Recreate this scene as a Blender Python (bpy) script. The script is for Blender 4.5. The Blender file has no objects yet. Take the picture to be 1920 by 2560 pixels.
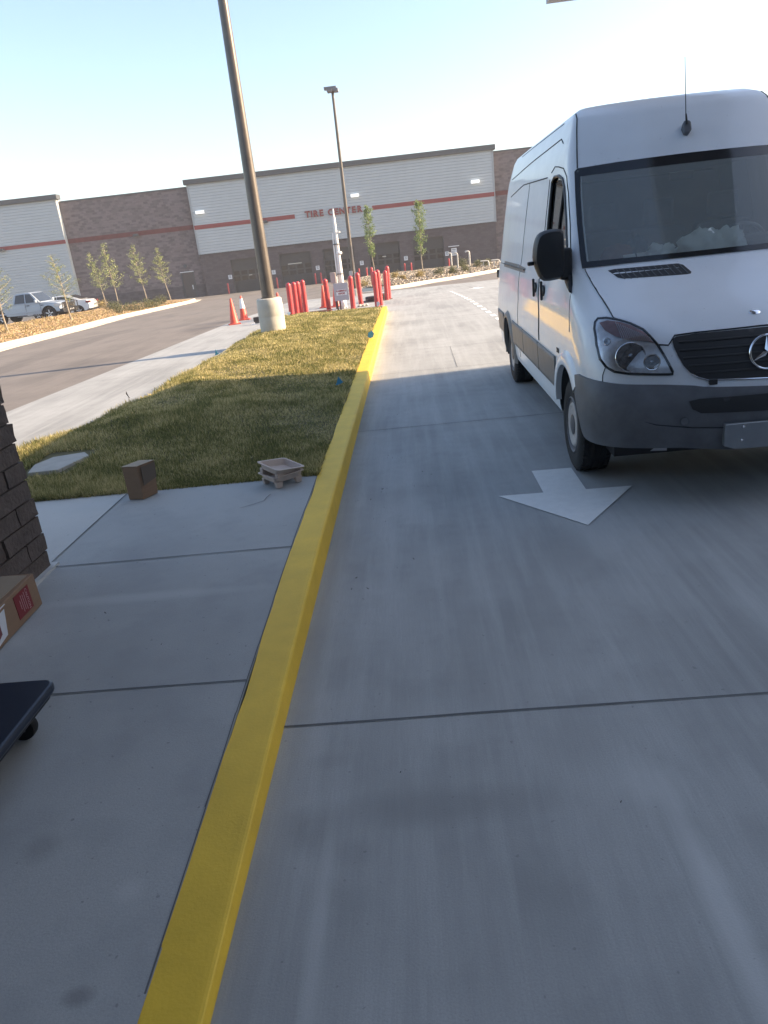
import bpy, bmesh, math, random
import numpy as np
from mathutils import Vector, Matrix
from mathutils.bvhtree import BVHTree
from mathutils.geometry import delaunay_2d_cdt
PI = math.pi
rad = math.radians
sc = bpy.context.scene
COL = sc.collection

# ------------------------------------------------------------------ camera
F_PX, PITCH, ROLL, YAW, CAM_H = 1812.77, rad(20.268), rad(6.4227), rad(-3.8432), 1.7926
f0 = Vector((math.sin(YAW)*math.cos(PITCH), math.cos(YAW)*math.cos(PITCH), -math.sin(PITCH)))
r0 = Vector((math.cos(YAW), -math.sin(YAW), 0))
d0 = f0.cross(r0)
cr = math.cos(ROLL)*r0 + math.sin(ROLL)*d0
cd = -math.sin(ROLL)*r0 + math.cos(ROLL)*d0
cam = bpy.data.cameras.new('camera')
cam_o = bpy.data.objects.new('camera', cam)
COL.objects.link(cam_o)
M = Matrix((cr, -cd, -f0)).transposed().to_4x4()
M.translation = (0, 0, CAM_H)
cam_o.matrix_world = M
cam.sensor_fit = 'HORIZONTAL'
cam.sensor_width = 36
cam.lens = F_PX/1920*36
cam.clip_start = .05
cam.clip_end = 2000
sc.camera = cam_o

# ------------------------------------------------------------------ light
SUN_EL, SUN_AZ = rad(24), rad(6)          # azimuth measured from +X towards +Y
w = bpy.data.worlds.new('World')
sc.world = w
w.use_nodes = True
nt = w.node_tree
nt.nodes.clear()
sky = nt.nodes.new('ShaderNodeTexSky')
sky.sky_type = 'NISHITA'
sky.sun_disc = False
sky.sun_elevation = SUN_EL
sky.sun_rotation = PI/2 - SUN_AZ
sky.air_density = 1.0
sky.dust_density = 1.6
sky.ozone_density = 1.2
bg = nt.nodes.new('ShaderNodeBackground')
bg.inputs[1].default_value = .12
wo = nt.nodes.new('ShaderNodeOutputWorld')
hs = nt.nodes.new('ShaderNodeHueSaturation')
hs.inputs['Hue'].default_value = .502
hs.inputs['Saturation'].default_value = .96
nt.links.new(sky.outputs[0], hs.inputs['Color'])
nt.links.new(hs.outputs[0], bg.inputs[0])
nt.links.new(bg.outputs[0], wo.inputs[0])
sun = bpy.data.lights.new('sun', 'SUN')
sun.energy = 4.2
sun.angle = rad(.6)
sun.color = (1, .77, .52)
sun_o = bpy.data.objects.new('sun', sun)
COL.objects.link(sun_o)
sd = Vector((math.cos(SUN_EL)*math.cos(SUN_AZ), math.cos(SUN_EL)*math.sin(SUN_AZ), math.sin(SUN_EL)))
sun_o.rotation_euler = sd.to_track_quat('Z', 'Y').to_euler()
sc.view_settings.view_transform = 'Standard'
sc.view_settings.look = 'None'
sc.view_settings.exposure = 1.52
sc.view_settings.gamma = 1

# ------------------------------------------------------------------ materials
def mat(name, col, rough=.7, metal=0, noise=0, nscale=8, col2=None, bump=0, bscale=60, spec=.5, coat=0, stretch=None, emit=0):
    m = bpy.data.materials.new(name)
    m.use_nodes = True
    n = m.node_tree.nodes
    l = m.node_tree.links
    b = n['Principled BSDF']
    b.inputs['Base Color'].default_value = (*col, 1)
    b.inputs['Roughness'].default_value = rough
    b.inputs['Metallic'].default_value = metal
    b.inputs['Specular IOR Level'].default_value = spec
    b.inputs['Coat Weight'].default_value = coat
    b.inputs['Coat Roughness'].default_value = .06
    if emit:
        b.inputs['Emission Color'].default_value = (*col, 1)
        b.inputs['Emission Strength'].default_value = emit
    tc = None
    if noise or bump:
        tc = n.new('ShaderNodeTexCoord')
        mp = n.new('ShaderNodeMapping')
        if stretch: mp.inputs['Scale'].default_value = stretch
        l.new(tc.outputs['Object'], mp.inputs[0])
    if noise:
        t = n.new('ShaderNodeTexNoise')
        t.inputs['Scale'].default_value = nscale
        t.inputs['Detail'].default_value = 6
        t.inputs['Roughness'].default_value = .6
        l.new(mp.outputs[0], t.inputs['Vector'])
        r = n.new('ShaderNodeValToRGB')
        c2 = col2 or tuple(c*(1-noise) for c in col)
        r.color_ramp.elements[0].position = .3
        r.color_ramp.elements[1].position = .7
        r.color_ramp.elements[0].color = (*c2, 1)
        r.color_ramp.elements[1].color = (*col, 1)
        l.new(t.outputs[0], r.inputs[0])
        l.new(r.outputs[0], b.inputs['Base Color'])
    if bump:
        t2 = n.new('ShaderNodeTexNoise')
        t2.inputs['Scale'].default_value = bscale
        t2.inputs['Detail'].default_value = 4
        l.new(mp.outputs[0], t2.inputs['Vector'])
        bu = n.new('ShaderNodeBump')
        bu.inputs['Strength'].default_value = bump
        bu.inputs['Distance'].default_value = .01
        l.new(t2.outputs[0], bu.inputs['Height'])
        l.new(bu.outputs[0], b.inputs['Normal'])
    return m

def ground_mat(name, base, dark, streak=0, stain=.5, rough=.85, fine=.12, joints=None, pores=0, marks=()):
    """worn pavement: large blotches, broom streaks along the lane, fine grain"""
    m = bpy.data.materials.new(name)
    m.use_nodes = True
    n = m.node_tree.nodes
    l = m.node_tree.links
    b = n['Principled BSDF']
    b.inputs['Roughness'].default_value = rough
    b.inputs['Specular IOR Level'].default_value = .3
    tc = n.new('ShaderNodeTexCoord')
    def noise(scale, detail=5, sx=1, sy=1, rough=.6):
        mp = n.new('ShaderNodeMapping'); mp.inputs['Scale'].default_value = (sx, sy, 1)
        l.new(tc.outputs['Object'], mp.inputs[0])
        t = n.new('ShaderNodeTexNoise')
        t.inputs['Scale'].default_value = scale
        t.inputs['Detail'].default_value = detail
        t.inputs['Roughness'].default_value = rough
        l.new(mp.outputs[0], t.inputs['Vector'])
        return t.outputs[0]
    def ramp(src, p0, p1, v0=0, v1=1):
        r = n.new('ShaderNodeMapRange')
        r.inputs[1].default_value = p0; r.inputs[2].default_value = p1
        r.inputs[3].default_value = v0; r.inputs[4].default_value = v1
        l.new(src, r.inputs[0]); return r.outputs[0]
    def mix(fac, a, bb, mode='MIX'):
        x = n.new('ShaderNodeMix'); x.data_type = 'RGBA'; x.blend_type = mode
        if isinstance(fac, float): x.inputs[0].default_value = fac
        else: l.new(fac, x.inputs[0])
        for k, s in ((6, a), (7, bb)):
            if isinstance(s, tuple): x.inputs[k].default_value = (*s, 1)
            else: l.new(s, x.inputs[k])
        return x.outputs[2]
    c = mix(ramp(noise(.9, 4), .42, .68, 0, stain), base, dark)
    c = mix(ramp(noise(3.5, 6), .5, .72, 0, stain*.7), c, dark)
    if streak:
        # soft tyre marks and wet-looking blotches
        c = mix(ramp(noise(.55, 3, 1.6, .5, .5), .50, .64, 0, .55), c, tuple(v*.72 for v in dark))
        c = mix(ramp(noise(.8, 2, 1.5, .22, .5), .60, .72, 0, .3), c, tuple(min(1, v*1.3) for v in base))
        c = mix(ramp(noise(1.2, 5, 7, .35), .45, .7, 0, streak), c, tuple(min(1, v*1.28) for v in base))
        c = mix(ramp(noise(1.0, 5, 5, .3, .7), .52, .72, 0, streak), c, dark)
        c = mix(ramp(noise(25, 3, 7, .3), .4, .7, 0, .25), c, dark)
    c = mix(ramp(noise(160, 3), .4, .7, 0, fine*2), c, dark)
    for (mx_, my_, hx_, hy_, mul, st) in marks:      # individual stains and pale wear
        mp = n.new('ShaderNodeMapping'); mp.inputs['Location'].default_value = (-mx_/hx_, -my_/hy_, 0)
        mp.inputs['Scale'].default_value = (1/hx_, 1/hy_, 0)
        wob = n.new('ShaderNodeTexNoise'); wob.inputs['Scale'].default_value = 7; wob.inputs['Detail'].default_value = 4
        l.new(tc.outputs['Object'], wob.inputs['Vector'])
        va = n.new('ShaderNodeVectorMath'); va.operation = 'SCALE'; va.inputs['Scale'].default_value = .22
        sb = n.new('ShaderNodeVectorMath'); sb.operation = 'SUBTRACT'; sb.inputs[1].default_value = (.5, .5, .5)
        l.new(wob.outputs['Color'], sb.inputs[0]); l.new(sb.outputs[0], va.inputs[0])
        ad = n.new('ShaderNodeVectorMath'); ad.operation = 'ADD'
        sm = n.new('ShaderNodeVectorMath'); sm.operation = 'SCALE'; sm.inputs['Scale'].default_value = min(hx_, hy_)*1.6
        l.new(va.outputs[0], sm.inputs[0])
        l.new(tc.outputs['Object'], ad.inputs[0]); l.new(sm.outputs[0], ad.inputs[1]); l.new(ad.outputs[0], mp.inputs[0])
        ln = n.new('ShaderNodeVectorMath'); ln.operation = 'LENGTH'; l.new(mp.outputs[0], ln.inputs[0])
        c = mix(ramp(ln.outputs['Value'], .35, 1.15, st, 0), c, tuple(min(1, v*mul) for v in base))
    if pores:
        c = mix(ramp(noise(38, 1), .74, .78, 0, pores), c, tuple(v*.35 for v in dark))
    l.new(c, b.inputs['Base Color'])
    bu = n.new('ShaderNodeBump'); bu.inputs['Strength'].default_value = .25; bu.inputs['Distance'].default_value = .004
    l.new(noise(140, 4), bu.inputs['Height'])
    l.new(bu.outputs[0], b.inputs['Normal'])
    return m

# ------------------------------------------------------------------ helpers
def link(name, me, parent=None, m=None, smooth=False):
    o = bpy.data.objects.new(name, me)
    COL.objects.link(o)
    if parent: o.parent = parent
    if m: me.materials.append(m)
    if smooth:
        me.polygons.foreach_set('use_smooth', [True]*len(me.polygons))
    return o

def tag(o, label=None, cat=None, group=None, kind=None):
    if label: o['label'] = label
    if cat: o['category'] = cat
    if group: o['group'] = group
    if kind: o['kind'] = kind
    return o

def thing(name, loc, rz, label, cat, group=None):
    o = bpy.data.objects.new(name, None)
    o.empty_display_size = .2
    COL.objects.link(o)
    o.location = loc
    o.rotation_euler = (0, 0, rz)
    return tag(o, label, cat, group)

class MB:
    def __init__(s): s.v = []; s.f = []
    def box(s, a, b, M=None):
        k = len(s.v)
        P = [(x, y, z) for z in (a[2], b[2]) for y in (a[1], b[1]) for x in (a[0], b[0])]
        if M: P = [tuple(M @ Vector(p)) for p in P]
        s.v += P
        s.f += [tuple(k+i for i in q) for q in ((0,2,3,1), (4,5,7,6), (0,1,5,4), (2,6,7,3), (0,4,6,2), (1,3,7,5))]
        return s
    def tube(s, pts, r, n=10, cap=True):
        pts = [Vector(p) for p in pts]
        rs = r if isinstance(r, (list, tuple)) else [r]*len(pts)
        k = len(s.v)
        up = None
        for i, p in enumerate(pts):
            t = (pts[min(i+1, len(pts)-1)] - pts[max(i-1, 0)]).normalized()
            if up is None:
                up = Vector((0, 0, 1)) if abs(t.z) < .9 else Vector((1, 0, 0))
            x = t.cross(up)
            if x.length < 1e-5: x = t.cross(Vector((0, 1, 0)))
            x.normalize(); y = x.cross(t).normalized(); up = y
            for j in range(n):
                a = 2*PI*j/n
                s.v.append(tuple(p + rs[i]*(math.cos(a)*x + math.sin(a)*y)))
        for i in range(len(pts)-1):
            for j in range(n):
                s.f.append((k+i*n+j, k+i*n+(j+1) % n, k+(i+1)*n+(j+1) % n, k+(i+1)*n+j))
        if cap:
            s.f.append(tuple(k+j for j in reversed(range(n))))
            s.f.append(tuple(k+(len(pts)-1)*n+j for j in range(n)))
        return s
    def lathe(s, prof, n=24, c=(0, 0, 0), axis='z'):
        k = len(s.v)
        for r, z in prof:
            for j in range(n):
                a = 2*PI*j/n
                p = (r*math.cos(a), r*math.sin(a), z)
                if axis == 'x': p = (p[2], p[0], p[1])
                if axis == 'y': p = (p[1], p[2], p[0])
                s.v.append((c[0]+p[0], c[1]+p[1], c[2]+p[2]))
        for i in range(len(prof)-1):
            for j in range(n):
                s.f.append((k+i*n+j, k+i*n+(j+1) % n, k+(i+1)*n+(j+1) % n, k+(i+1)*n+j))
        s.f.append(tuple(k+j for j in reversed(range(n))))
        s.f.append(tuple(k+(len(prof)-1)*n+j for j in range(n)))
        return s
    def prism(s, poly, z0, z1, M=None):
        """poly in xy extruded z0..z1, optional matrix"""
        k = len(s.v); n = len(poly)
        P = [(x, y, z0) for x, y in poly] + [(x, y, z1) for x, y in poly]
        if M: P = [tuple(M @ Vector(p)) for p in P]
        s.v += P
        s.f.append(tuple(k+i for i in reversed(range(n))))
        s.f.append(tuple(k+n+i for i in range(n)))
        for i in range(n):
            j = (i+1) % n
            s.f.append((k+i, k+j, k+n+j, k+n+i))
        return s
    def mesh(s, name='m'):
        me = bpy.data.meshes.new(name)
        me.from_pydata(s.v, [], s.f)
        me.update()
        bm = bmesh.new(); bm.from_mesh(me)
        bmesh.ops.recalc_face_normals(bm, faces=bm.faces)
        bm.to_mesh(me); bm.free()
        return me
    def build(s, name, m, parent=None, smooth=False, bevel=0, auto=None):
        me = s.mesh(name)
        if bevel:
            bm = bmesh.new(); bm.from_mesh(me)
            es = [e for e in bm.edges if len(e.link_faces) == 2 and e.calc_face_angle(0) > .5]
            bmesh.ops.bevel(bm, geom=es, offset=bevel, segments=2, affect='EDGES', profile=.5)
            bm.to_mesh(me); bm.free()
        o = link(name, me, parent, m)
        if smooth or auto:
            a = auto or .7
            me.polygons.foreach_set('use_smooth', [True]*len(me.polygons))
            bm = bmesh.new(); bm.from_mesh(me)
            for e in bm.edges:
                if len(e.link_faces) == 2 and e.calc_face_angle(0) > a: e.smooth = False
            bm.to_mesh(me); bm.free()
        return o

def gz(y):
    t = max(0., min(y, 74.)-20.)
    return -(.0238*t*t/8 if t < 4 else .0238*(t-2))

def lerp(tab, x):
    if x <= tab[0][0]: return tab[0][1]
    for (a, p), (b, q) in zip(tab, tab[1:]):
        if x <= b: return p + (q-p)*(x-a)/(b-a)
    return tab[-1][1]

def ribbon(name, ys, xl, xr, zo, m, nx=1, zf=None, kind='structure'):
    v, f = [], []
    for y in ys:
        a = xl(y) if callable(xl) else xl
        b = xr(y) if callable(xr) else xr
        for i in range(nx+1):
            x = a + (b-a)*i/nx
            v.append((x, y, gz(y)+(zf(x, y) if zf else zo)))
    n = nx+1
    for j in range(len(ys)-1):
        for i in range(nx):
            k = j*n+i
            f.append((k, k+1, k+1+n, k+n))
    me = bpy.data.meshes.new(name); me.from_pydata(v, [], f); me.update()
    o = link(name, me, None, m)
    if kind: o['kind'] = kind
    return o

def frange(a, b, st):
    n = max(1, int(round((b-a)/st)))
    return [a+(b-a)*i/n for i in range(n+1)]

def extrude_path(name, path, prof, m, kind=None, parent=None, closed=False, jit=0):
    """profile (side offset to the LEFT of travel, height) swept along xy path, following the terrain"""
    v, f = [], []
    n = len(path); k = len(prof)
    rnd = random.Random(3)
    for i, (x, y) in enumerate(path):
        a = Vector(path[max(i-1, 0)]); b = Vector(path[min(i+1, n-1)])
        t = (b-a).normalized(); nx, ny = -t.y, t.x
        for (o, h) in prof:
            j = rnd.uniform(-jit, jit)
            v.append((x+nx*(o+j), y+ny*(o+j), gz(y)+h))
    for i in range(n-1):
        for j in range(k-1):
            q = i*k+j
            f.append((q, q+1, q+1+k, q+k))
    f.append(tuple(range(k))); f.append(tuple((n-1)*k+j for j in reversed(range(k))))
    me = bpy.data.meshes.new(name); me.from_pydata(v, [], f); me.update()
    bm = bmesh.new(); bm.from_mesh(me); bmesh.ops.recalc_face_normals(bm, faces=bm.faces); bm.to_mesh(me); bm.free()
    o = link(name, me, parent, m)
    if kind: o['kind'] = kind
    return o

# ------------------------------------------------------------------ ground
M_CONC = ground_mat('concrete', (.40, .408, .405), (.28, .287, .285), streak=.45, stain=.8, pores=.3, fine=.2, marks=[(.70, 1.45, .055, .55, 1.5, .55), (.66, 2.0, .13, .13, 1.3, .4), (-.47, 1.88, .13, .12, .6, .4), (-.34, 1.77, .09, .06, .65, .35), (-.03, 1.95, .40, .10, .6, .5), (-.45, 2.22, .09, .06, .7, .35), (.78, 3.9, .18, .42, .7, .5), (-.60, 3.2, .05, 3, .75, .4), (-.42, 1.45, .03, .5, 1.3, .4), (.45, 2.25, .12, .2, .7, .4)])
M_WALK = ground_mat('sidewalk_concrete', (.41, .42, .415), (.29, .30, .305), streak=0, stain=.75, fine=.2, marks=[(-1.02, 1.30, .05, .032, .45, .6), (-1.36, 1.80, .07, .07, .6, .5), (-1.0, 1.62, .05, .05, 1.25, .4), (-1.6, 3.5, .7, .06, 1.15, .5), (-1.5, 3.05, .7, .07, .85, .4)], pores=.4)
M_ASPH = ground_mat('asphalt', (.225, .20, .18), (.15, .136, .126), streak=.3, stain=.6, fine=.3)
M_BASE = ground_mat('base_asphalt', (.20, .18, .165), (.14, .13, .12), streak=0, stain=.6, fine=.3)
M_YEL = mat('yellow_kerb_paint', (.86, .56, .045), .6, noise=.16, nscale=5, bump=.12, bscale=90)
M_WKERB = mat('pale_kerb_concrete', (.62, .57, .48), .85, noise=.15, nscale=6, bump=.2)
M_GKERB = mat('grey_kerb_concrete', (.42, .40, .36), .85, noise=.2, nscale=6, bump=.2)
M_SOIL = mat('lawn_soil', (.16, .14, .065), .95, noise=.5, nscale=5, bump=.6, bscale=50)
M_MULCH = mat('tan_mulch', (.42, .29, .15), .95, noise=.55, nscale=22, bump=1, bscale=30)
M_ROCK = mat('gravel_mulch', (.33, .27, .20), .95, noise=.6, nscale=22, bump=1, bscale=30)
M_PAINT = mat('white_road_paint', (.80, .80, .78), .7, noise=.09, nscale=14, bump=.3, bscale=150)
M_JOINT = mat('joint_sealant', (.12, .122, .125), .9)

ys_all = frange(-60, 16, 4) + frange(17, 30, .5) + frange(32, 74, 2) + [120, 260]
ribbon('ground', ys_all, -220, 220, -.012, M_BASE)
ribbon('road', [y for y in ys_all if 0 <= y <= 74], lambda y: lerp([(0, -12), (22, -12.2), (36, -14.2), (52, -14.9), (60, -20), (74, -42)], y),
       lambda y: lerp([(0, -5), (34, -5), (36, 16), (74, 16)], y), -.006, M_ASPH)
apron = [(0, -6.6), (10.7, -6.24), (15, -5.98), (21, -5.68), (28, -5.58), (35, -5.5)]
ribbon('driveway', frange(-14, 16, 3)+frange(17, 34.6, .8), lambda y: lerp(apron, y), 14, 0, M_CONC)
# kerb line of the planted island
ZS = [(-6, .03), (1.2, .04), (2.1, .080), (3, .115), (4.1, .15)]
def zs(y): return lerp(ZS, y)
KL = [(-6, -.835), (1.15, -.836), (2.1, -.838), (4, -.84), (10, -.845), (14, -.84), (20.7, -.80)]
LK = [(-6, -5.6), (4, -4.75), (7, -4.38), (8.3, -3.98), (10, -3.80), (13, -3.74), (16, -3.72), (20.7, -3.62)]
ribbon('sidewalk', frange(-6, 5.44, .5), -2.37, lambda y: lerp(KL, y), 0, M_WALK, 1, lambda x, y: zs(y))
M_WALK2 = ground_mat('sidewalk_concrete_pale', (.52, .52, .50), (.42, .43, .42), streak=0, stain=.4, pores=.3)
ribbon('sidewalk_side_slab', frange(-6, 5.41, .5), lambda y: lerp(LK, y)+.15, -2.374, 0, M_WALK2, 1, lambda x, y: zs(y))
rk = random.Random(7)
v, f = [], []
prof = [(0, .152), (.135, .152), (.150, .150), (.158, .144), (.162, .134), (.168, .05), (.174, -.02)]
yy = frange(-6, 20.7, .12)
for y in yy:
    x0 = lerp(KL, y) + rk.uniform(-.003, .003) + .004*math.sin(y*3.1)+.003*math.sin(y*7.7+1)
    x1 = -.672
    hs_ = zs(y)/.15
    v.append((x0, y, gz(y)+.10*hs_-.02))
    for o, h in prof:
        v.append((x0+(x1-x0)*o/.162 if o < .17 else x1+(o-.162)*.6, y, gz(y)+(h*hs_ if h > 0 else h)))
n = len(prof)+1
for i in range(len(yy)-1):
    for j in range(n-1):
        f.append((i*n+j, (i+1)*n+j, (i+1)*n+j+1, i*n+j+1))
f.append(tuple((len(yy)-1)*n+j for j in range(n)))
me = bpy.data.meshes.new('kerb'); me.from_pydata(v, [], f); me.update()
o = link('yellow_kerb', me, None, M_YEL); o['kind'] = 'structure'
extrude_path('island_kerb', [(lerp(LK, y), y) for y in frange(-6, 20.7, .7)], [(0, -.02), (.0, .12), (-.02, .15), (-.16, .15), (-.16, .0)], M_GKERB, 'structure')

def joints(name, segs, wd=.0045, z=.004):
    mb = MB()
    rj = random.Random(5)
    for (x0, y0, x1, y1, zb) in segs:
        a = Vector((x0, y0, 0)); b = Vector((x1, y1, 0)); t = (b-a).normalized(); nn = Vector((-t.y, t.x, 0))
        N = max(2, int((b-a).length/.25))
        k = len(mb.v)
        for i in range(N+1):
            p = a.lerp(b, i/N) + nn*rj.uniform(-.002, .002)
            hw = wd*rj.uniform(.7, 1.2)
            for s in (-1, 1):
                q = p+nn*hw*s
                mb.v.append((q.x, q.y, gz(q.y)+(zs(q.y) if zb else 0)+z))
        for i in range(N):
            mb.f.append((k+2*i, k+2*i+1, k+2*i+3, k+2*i+2))
    me = mb.mesh(name)
    o = link(name, me, None, M_JOINT); o['kind'] = 'structure'
    return o
sg = []
for y in (-2.4, 2.44, 7.27, 10.6, 12.76, 17.6, 22.5, 27.4):
    sg.append((-.665, y, 14, y-.02, 0))
sg += [(5.2, -10, 5.2, 34, 0)]
for y in (1.222, 2.645, 3.99):
    sg.append((-2.37, y, lerp(KL, y)-.004, y, .15))
sg += [(-2.372, 3.9, -2.372, 5.42, .15)]
for y in (13, 18, 23):
    sg.append((lerp(apron, y), y, lerp(LK, y)-.02, y, 0))
joints('pavement_joints', sg)
joints('pavement_joint', [(.58, 10.6, .60, 12.76, 0)], .003)
joints('kerb_shadow_gap', [(lerp(KL, a)-.006, a, lerp(KL, b)-.006, b, .15) for a, b in zip(frange(-6, 5.4, .5), frange(-6, 5.4, .5)[1:])], .0025, .003)  # dark line painted for the shadow in the gap beside the kerb
# hairline crack in front of the trays
joints('pavement_crack', [(-1.155, 5.02, -1.17, 4.96, .15), (-1.17, 4.96, -1.18, 4.88, .15), (-1.18, 4.88, -1.25, 4.82, .15), (-1.25, 4.82, -1.33, 4.77, .15)], .003, .004)

def flat_poly(name, poly, z, m):
    me = bpy.data.meshes.new(name)
    me.from_pydata([(x, y, gz(y)+z) for x, y in poly], [], [tuple(range(len(poly)))])
    me.update()
    bm = bmesh.new(); bm.from_mesh(me)
    for fc in bm.faces:
        fc.normal_update()
        if fc.normal.z < 0: fc.normal_flip()
    bm.to_mesh(me); bm.free()
    return link(name, me, None, m)
o = flat_poly('painted_arrow', [(.82, 5.46), (1.125, 5.45), (1.12, 4.93), (1.44, 4.92), (.98, 4.27), (.50, 4.95), (.82, 4.94)], .005, M_PAINT)
tag(o, 'white arrow painted on the concrete in front of the van wheel, pointing at the viewer', 'road arrow', kind='structure')
o = flat_poly('painted_arrow', [(2.38, 28.9), (2.58, 28.9), (2.58, 28.4), (2.8, 28.4), (2.48, 27.6), (2.16, 28.4), (2.38, 28.4)], .005, M_PAINT)
tag(o, 'small far white arrow painted on the sunlit concrete lane', 'road arrow', kind='structure')
mb = MB()
for i in range(15):
    y = 15.9+i*.82; x = 1.84-(y-16)*.030
    k = len(mb.v)
    for dx, dy in ((-.06, 0), (.06, 0), (.06, .5), (-.06, .5)):
        mb.v.append((x+dx-.0*dy, y+dy, gz(y+dy)+.005))
    mb.f.append((k, k+1, k+2, k+3))
o = link('lane_dashes', mb.mesh('lane_dashes'), None, M_PAINT); o['kind'] = 'structure'

# left planting bed beyond the road
KB = [(8, -12.2), (16, -12.3), (22.3, -12.65), (29.8, -13.4), (36.5, -14.5), (45, -15.0), (52.7, -15.5), (58, -16.6), (61, -18.4), (62.3, -21)]
extrude_path('bed_kerb', [(x, y) for y, x in KB] + [(-24, 62.4), (-36, 61.5)], [(-.45, .0), (-.45, .012), (0, .02), (.02, .14), (.04, .15), (.2, .15), (.2, .02)], M_WKERB, 'structure')
def bedz(x, y):
    e = lerp(KB, y)-.2-x
    return .13+.13*math.sin(min(1, max(0, e)/3.2)*PI/2)*min(1, (62.5-y)/5) + .035*math.sin(x*3.1+y*1.7)*math.cos(y*2.3)
tag(ribbon('mulch_bed', frange(8, 62.2, .6), lambda y: max(lerp(KB, y)-6.5, -22), lambda y: lerp(KB, y)-.19, 0, M_MULCH, 16, bedz), kind='structure')
# right planting bed
BR = [(36.4, -.9), (37, -.2), (39.6, .95), (41.4, 2.4), (43.5, 3.5), (47.3, 5.45), (55, 9.5), (66, 15)]
BL = [(36.4, -1.3), (37.2, -2.4), (40, -3.4), (48, -4.4), (58, -5.4), (66, -5.8)]
extrude_path('bed_kerb', [(x, y) for y, x in reversed(BL)] + [(x, y) for y, x in BR], [(-.35, 0), (-.35, .012), (0, .02), (.02, .14), (.04, .15), (.2, .15), (.2, .02)], M_WKERB, 'structure')
def bedz2(x, y):
    e = min(x-lerp(BL, y), lerp(BR, y)-x, y-36.4)
    return .13+.22*min(1, max(0, e)/2.5) + .03*math.sin(x*3.3+y*1.9)*math.cos(y*2.9)
ribbon('gravel_bed', frange(36.6, 66, .6), lambda y: lerp(BL, y)+.19, lambda y: lerp(BR, y)-.19, 0, M_ROCK, 20, bedz2)

# lawn mound with its grass
def lawnz(x, y):
    xl, xr = lerp(LK, y)+.16, lerp(KL, y)
    t = (x-xl)/(xr-xl)
    e = min(1, max(0, (y-5.4))/2.5)*min(1, max(0, 20.8-y)/1.5)
    t = max(0, min(1, t))
    f = math.sin(min(1, t/.22)*PI/2)**.8 if t < .22 else 1-((t-.22)/.78)**1.3
    return .15+.13*f*e + .010*math.sin(x*5+y*3)*e
ribbon('lawn_soil', frange(5.44, 20.8, .3), lambda y: lerp(LK, y)+.155, lambda y: lerp(KL, y)-.002, 0, M_SOIL, 18, lawnz)

def blades(name, npts, sampler, m, seed=1, hmin=.02, hmax=.05, wd=.004, colvar=True):
    rn = np.random.RandomState(seed)
    P = np.array([sampler(rn) for _ in range(npts)])
    n = len(P)
    a = rn.rand(n)*2*PI
    h = (hmin+(hmax-hmin)*rn.rand(n)**1.3)*P[:, 3]
    lean = rn.rand(n)*1.1
    la = rn.rand(n)*2*PI
    ww = wd*(.6+.8*rn.rand(n))*P[:, 4]
    dx, dy = np.cos(a)*ww, np.sin(a)*ww
    V = np.empty((n, 3, 3))
    V[:, 0] = np.stack([P[:, 0]-dx, P[:, 1]-dy, P[:, 2]-.004], 1)
    V[:, 1] = np.stack([P[:, 0]+dx, P[:, 1]+dy, P[:, 2]-.004], 1)
    V[:, 2] = np.stack([P[:, 0]+np.cos(la)*h*lean, P[:, 1]+np.sin(la)*h*lean, P[:, 2]+h*np.maximum(.25, 1-.35*lean)], 1)
    me = bpy.data.meshes.new(name)
    me.vertices.add(n*3); me.vertices.foreach_set('co', V.reshape(-1))
    me.loops.add(n*3); me.loops.foreach_set('vertex_index', np.arange(n*3, dtype=np.int32))
    me.polygons.add(n); me.polygons.foreach_set('loop_start', np.arange(0, n*3, 3, dtype=np.int32))
    try: me.polygons.foreach_set('loop_total', np.full(n, 3, dtype=np.int32))
    except Exception: pass
    me.update(); me.validate()
    return link(name, me, None, m)

def grass_mat():
    m = bpy.data.materials.new('grass_blade'); m.use_nodes = True
    n = m.node_tree.nodes; l = m.node_tree.links; b = n['Principled BSDF']
    tc = n.new('ShaderNodeTexCoord')
    def nz(s):
        t = n.new('ShaderNodeTexNoise'); t.inputs['Scale'].default_value = s; t.inputs['Detail'].default_value = 3
        l.new(tc.outputs['Object'], t.inputs['Vector']); return t.outputs[0]
    geo = n.new('ShaderNodeNewGeometry')
    r = n.new('ShaderNodeValToRGB')
    e = r.color_ramp.elements
    e[0].position = 0; e[0].color = (.13, .145, .05, 1)
    e[1].position = 1; e[1].color = (.70, .59, .32, 1)
    x = e.new(.45); x.color = (.30, .28, .10, 1)
    x = e.new(.75); x.color = (.50, .42, .19, 1)
    ad = n.new('ShaderNodeMath'); ad.operation = 'ADD'
    m1 = n.new('ShaderNodeMapRange'); m1.inputs[1].default_value = .35; m1.inputs[2].default_value = .65; m1.inputs[3].default_value = -.25; m1.inputs[4].default_value = .3
    l.new(nz(2.6), m1.inputs[0])
    l.new(geo.outputs['Random Per Island'], ad.inputs[0]); l.new(m1.outputs[0], ad.inputs[1])
    l.new(ad.outputs[0], r.inputs[0]); l.new(r.outputs[0], b.inputs['Base Color'])
    b.inputs['Roughness'].default_value = .7
    b.inputs['Specular IOR Level'].default_value = .2
    tr = n.new('ShaderNodeBsdfTranslucent'); l.new(r.outputs[0], tr.inputs[0])
    mx = n.new('ShaderNodeMixShader'); mx.inputs[0].default_value = .3
    l.new(b.outputs[0], mx.inputs[1]); l.new(tr.outputs[0], mx.inputs[2])
    l.new(mx.outputs[0], n['Material Output'].inputs[0])
    return m
M_GRASS = grass_mat()
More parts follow.
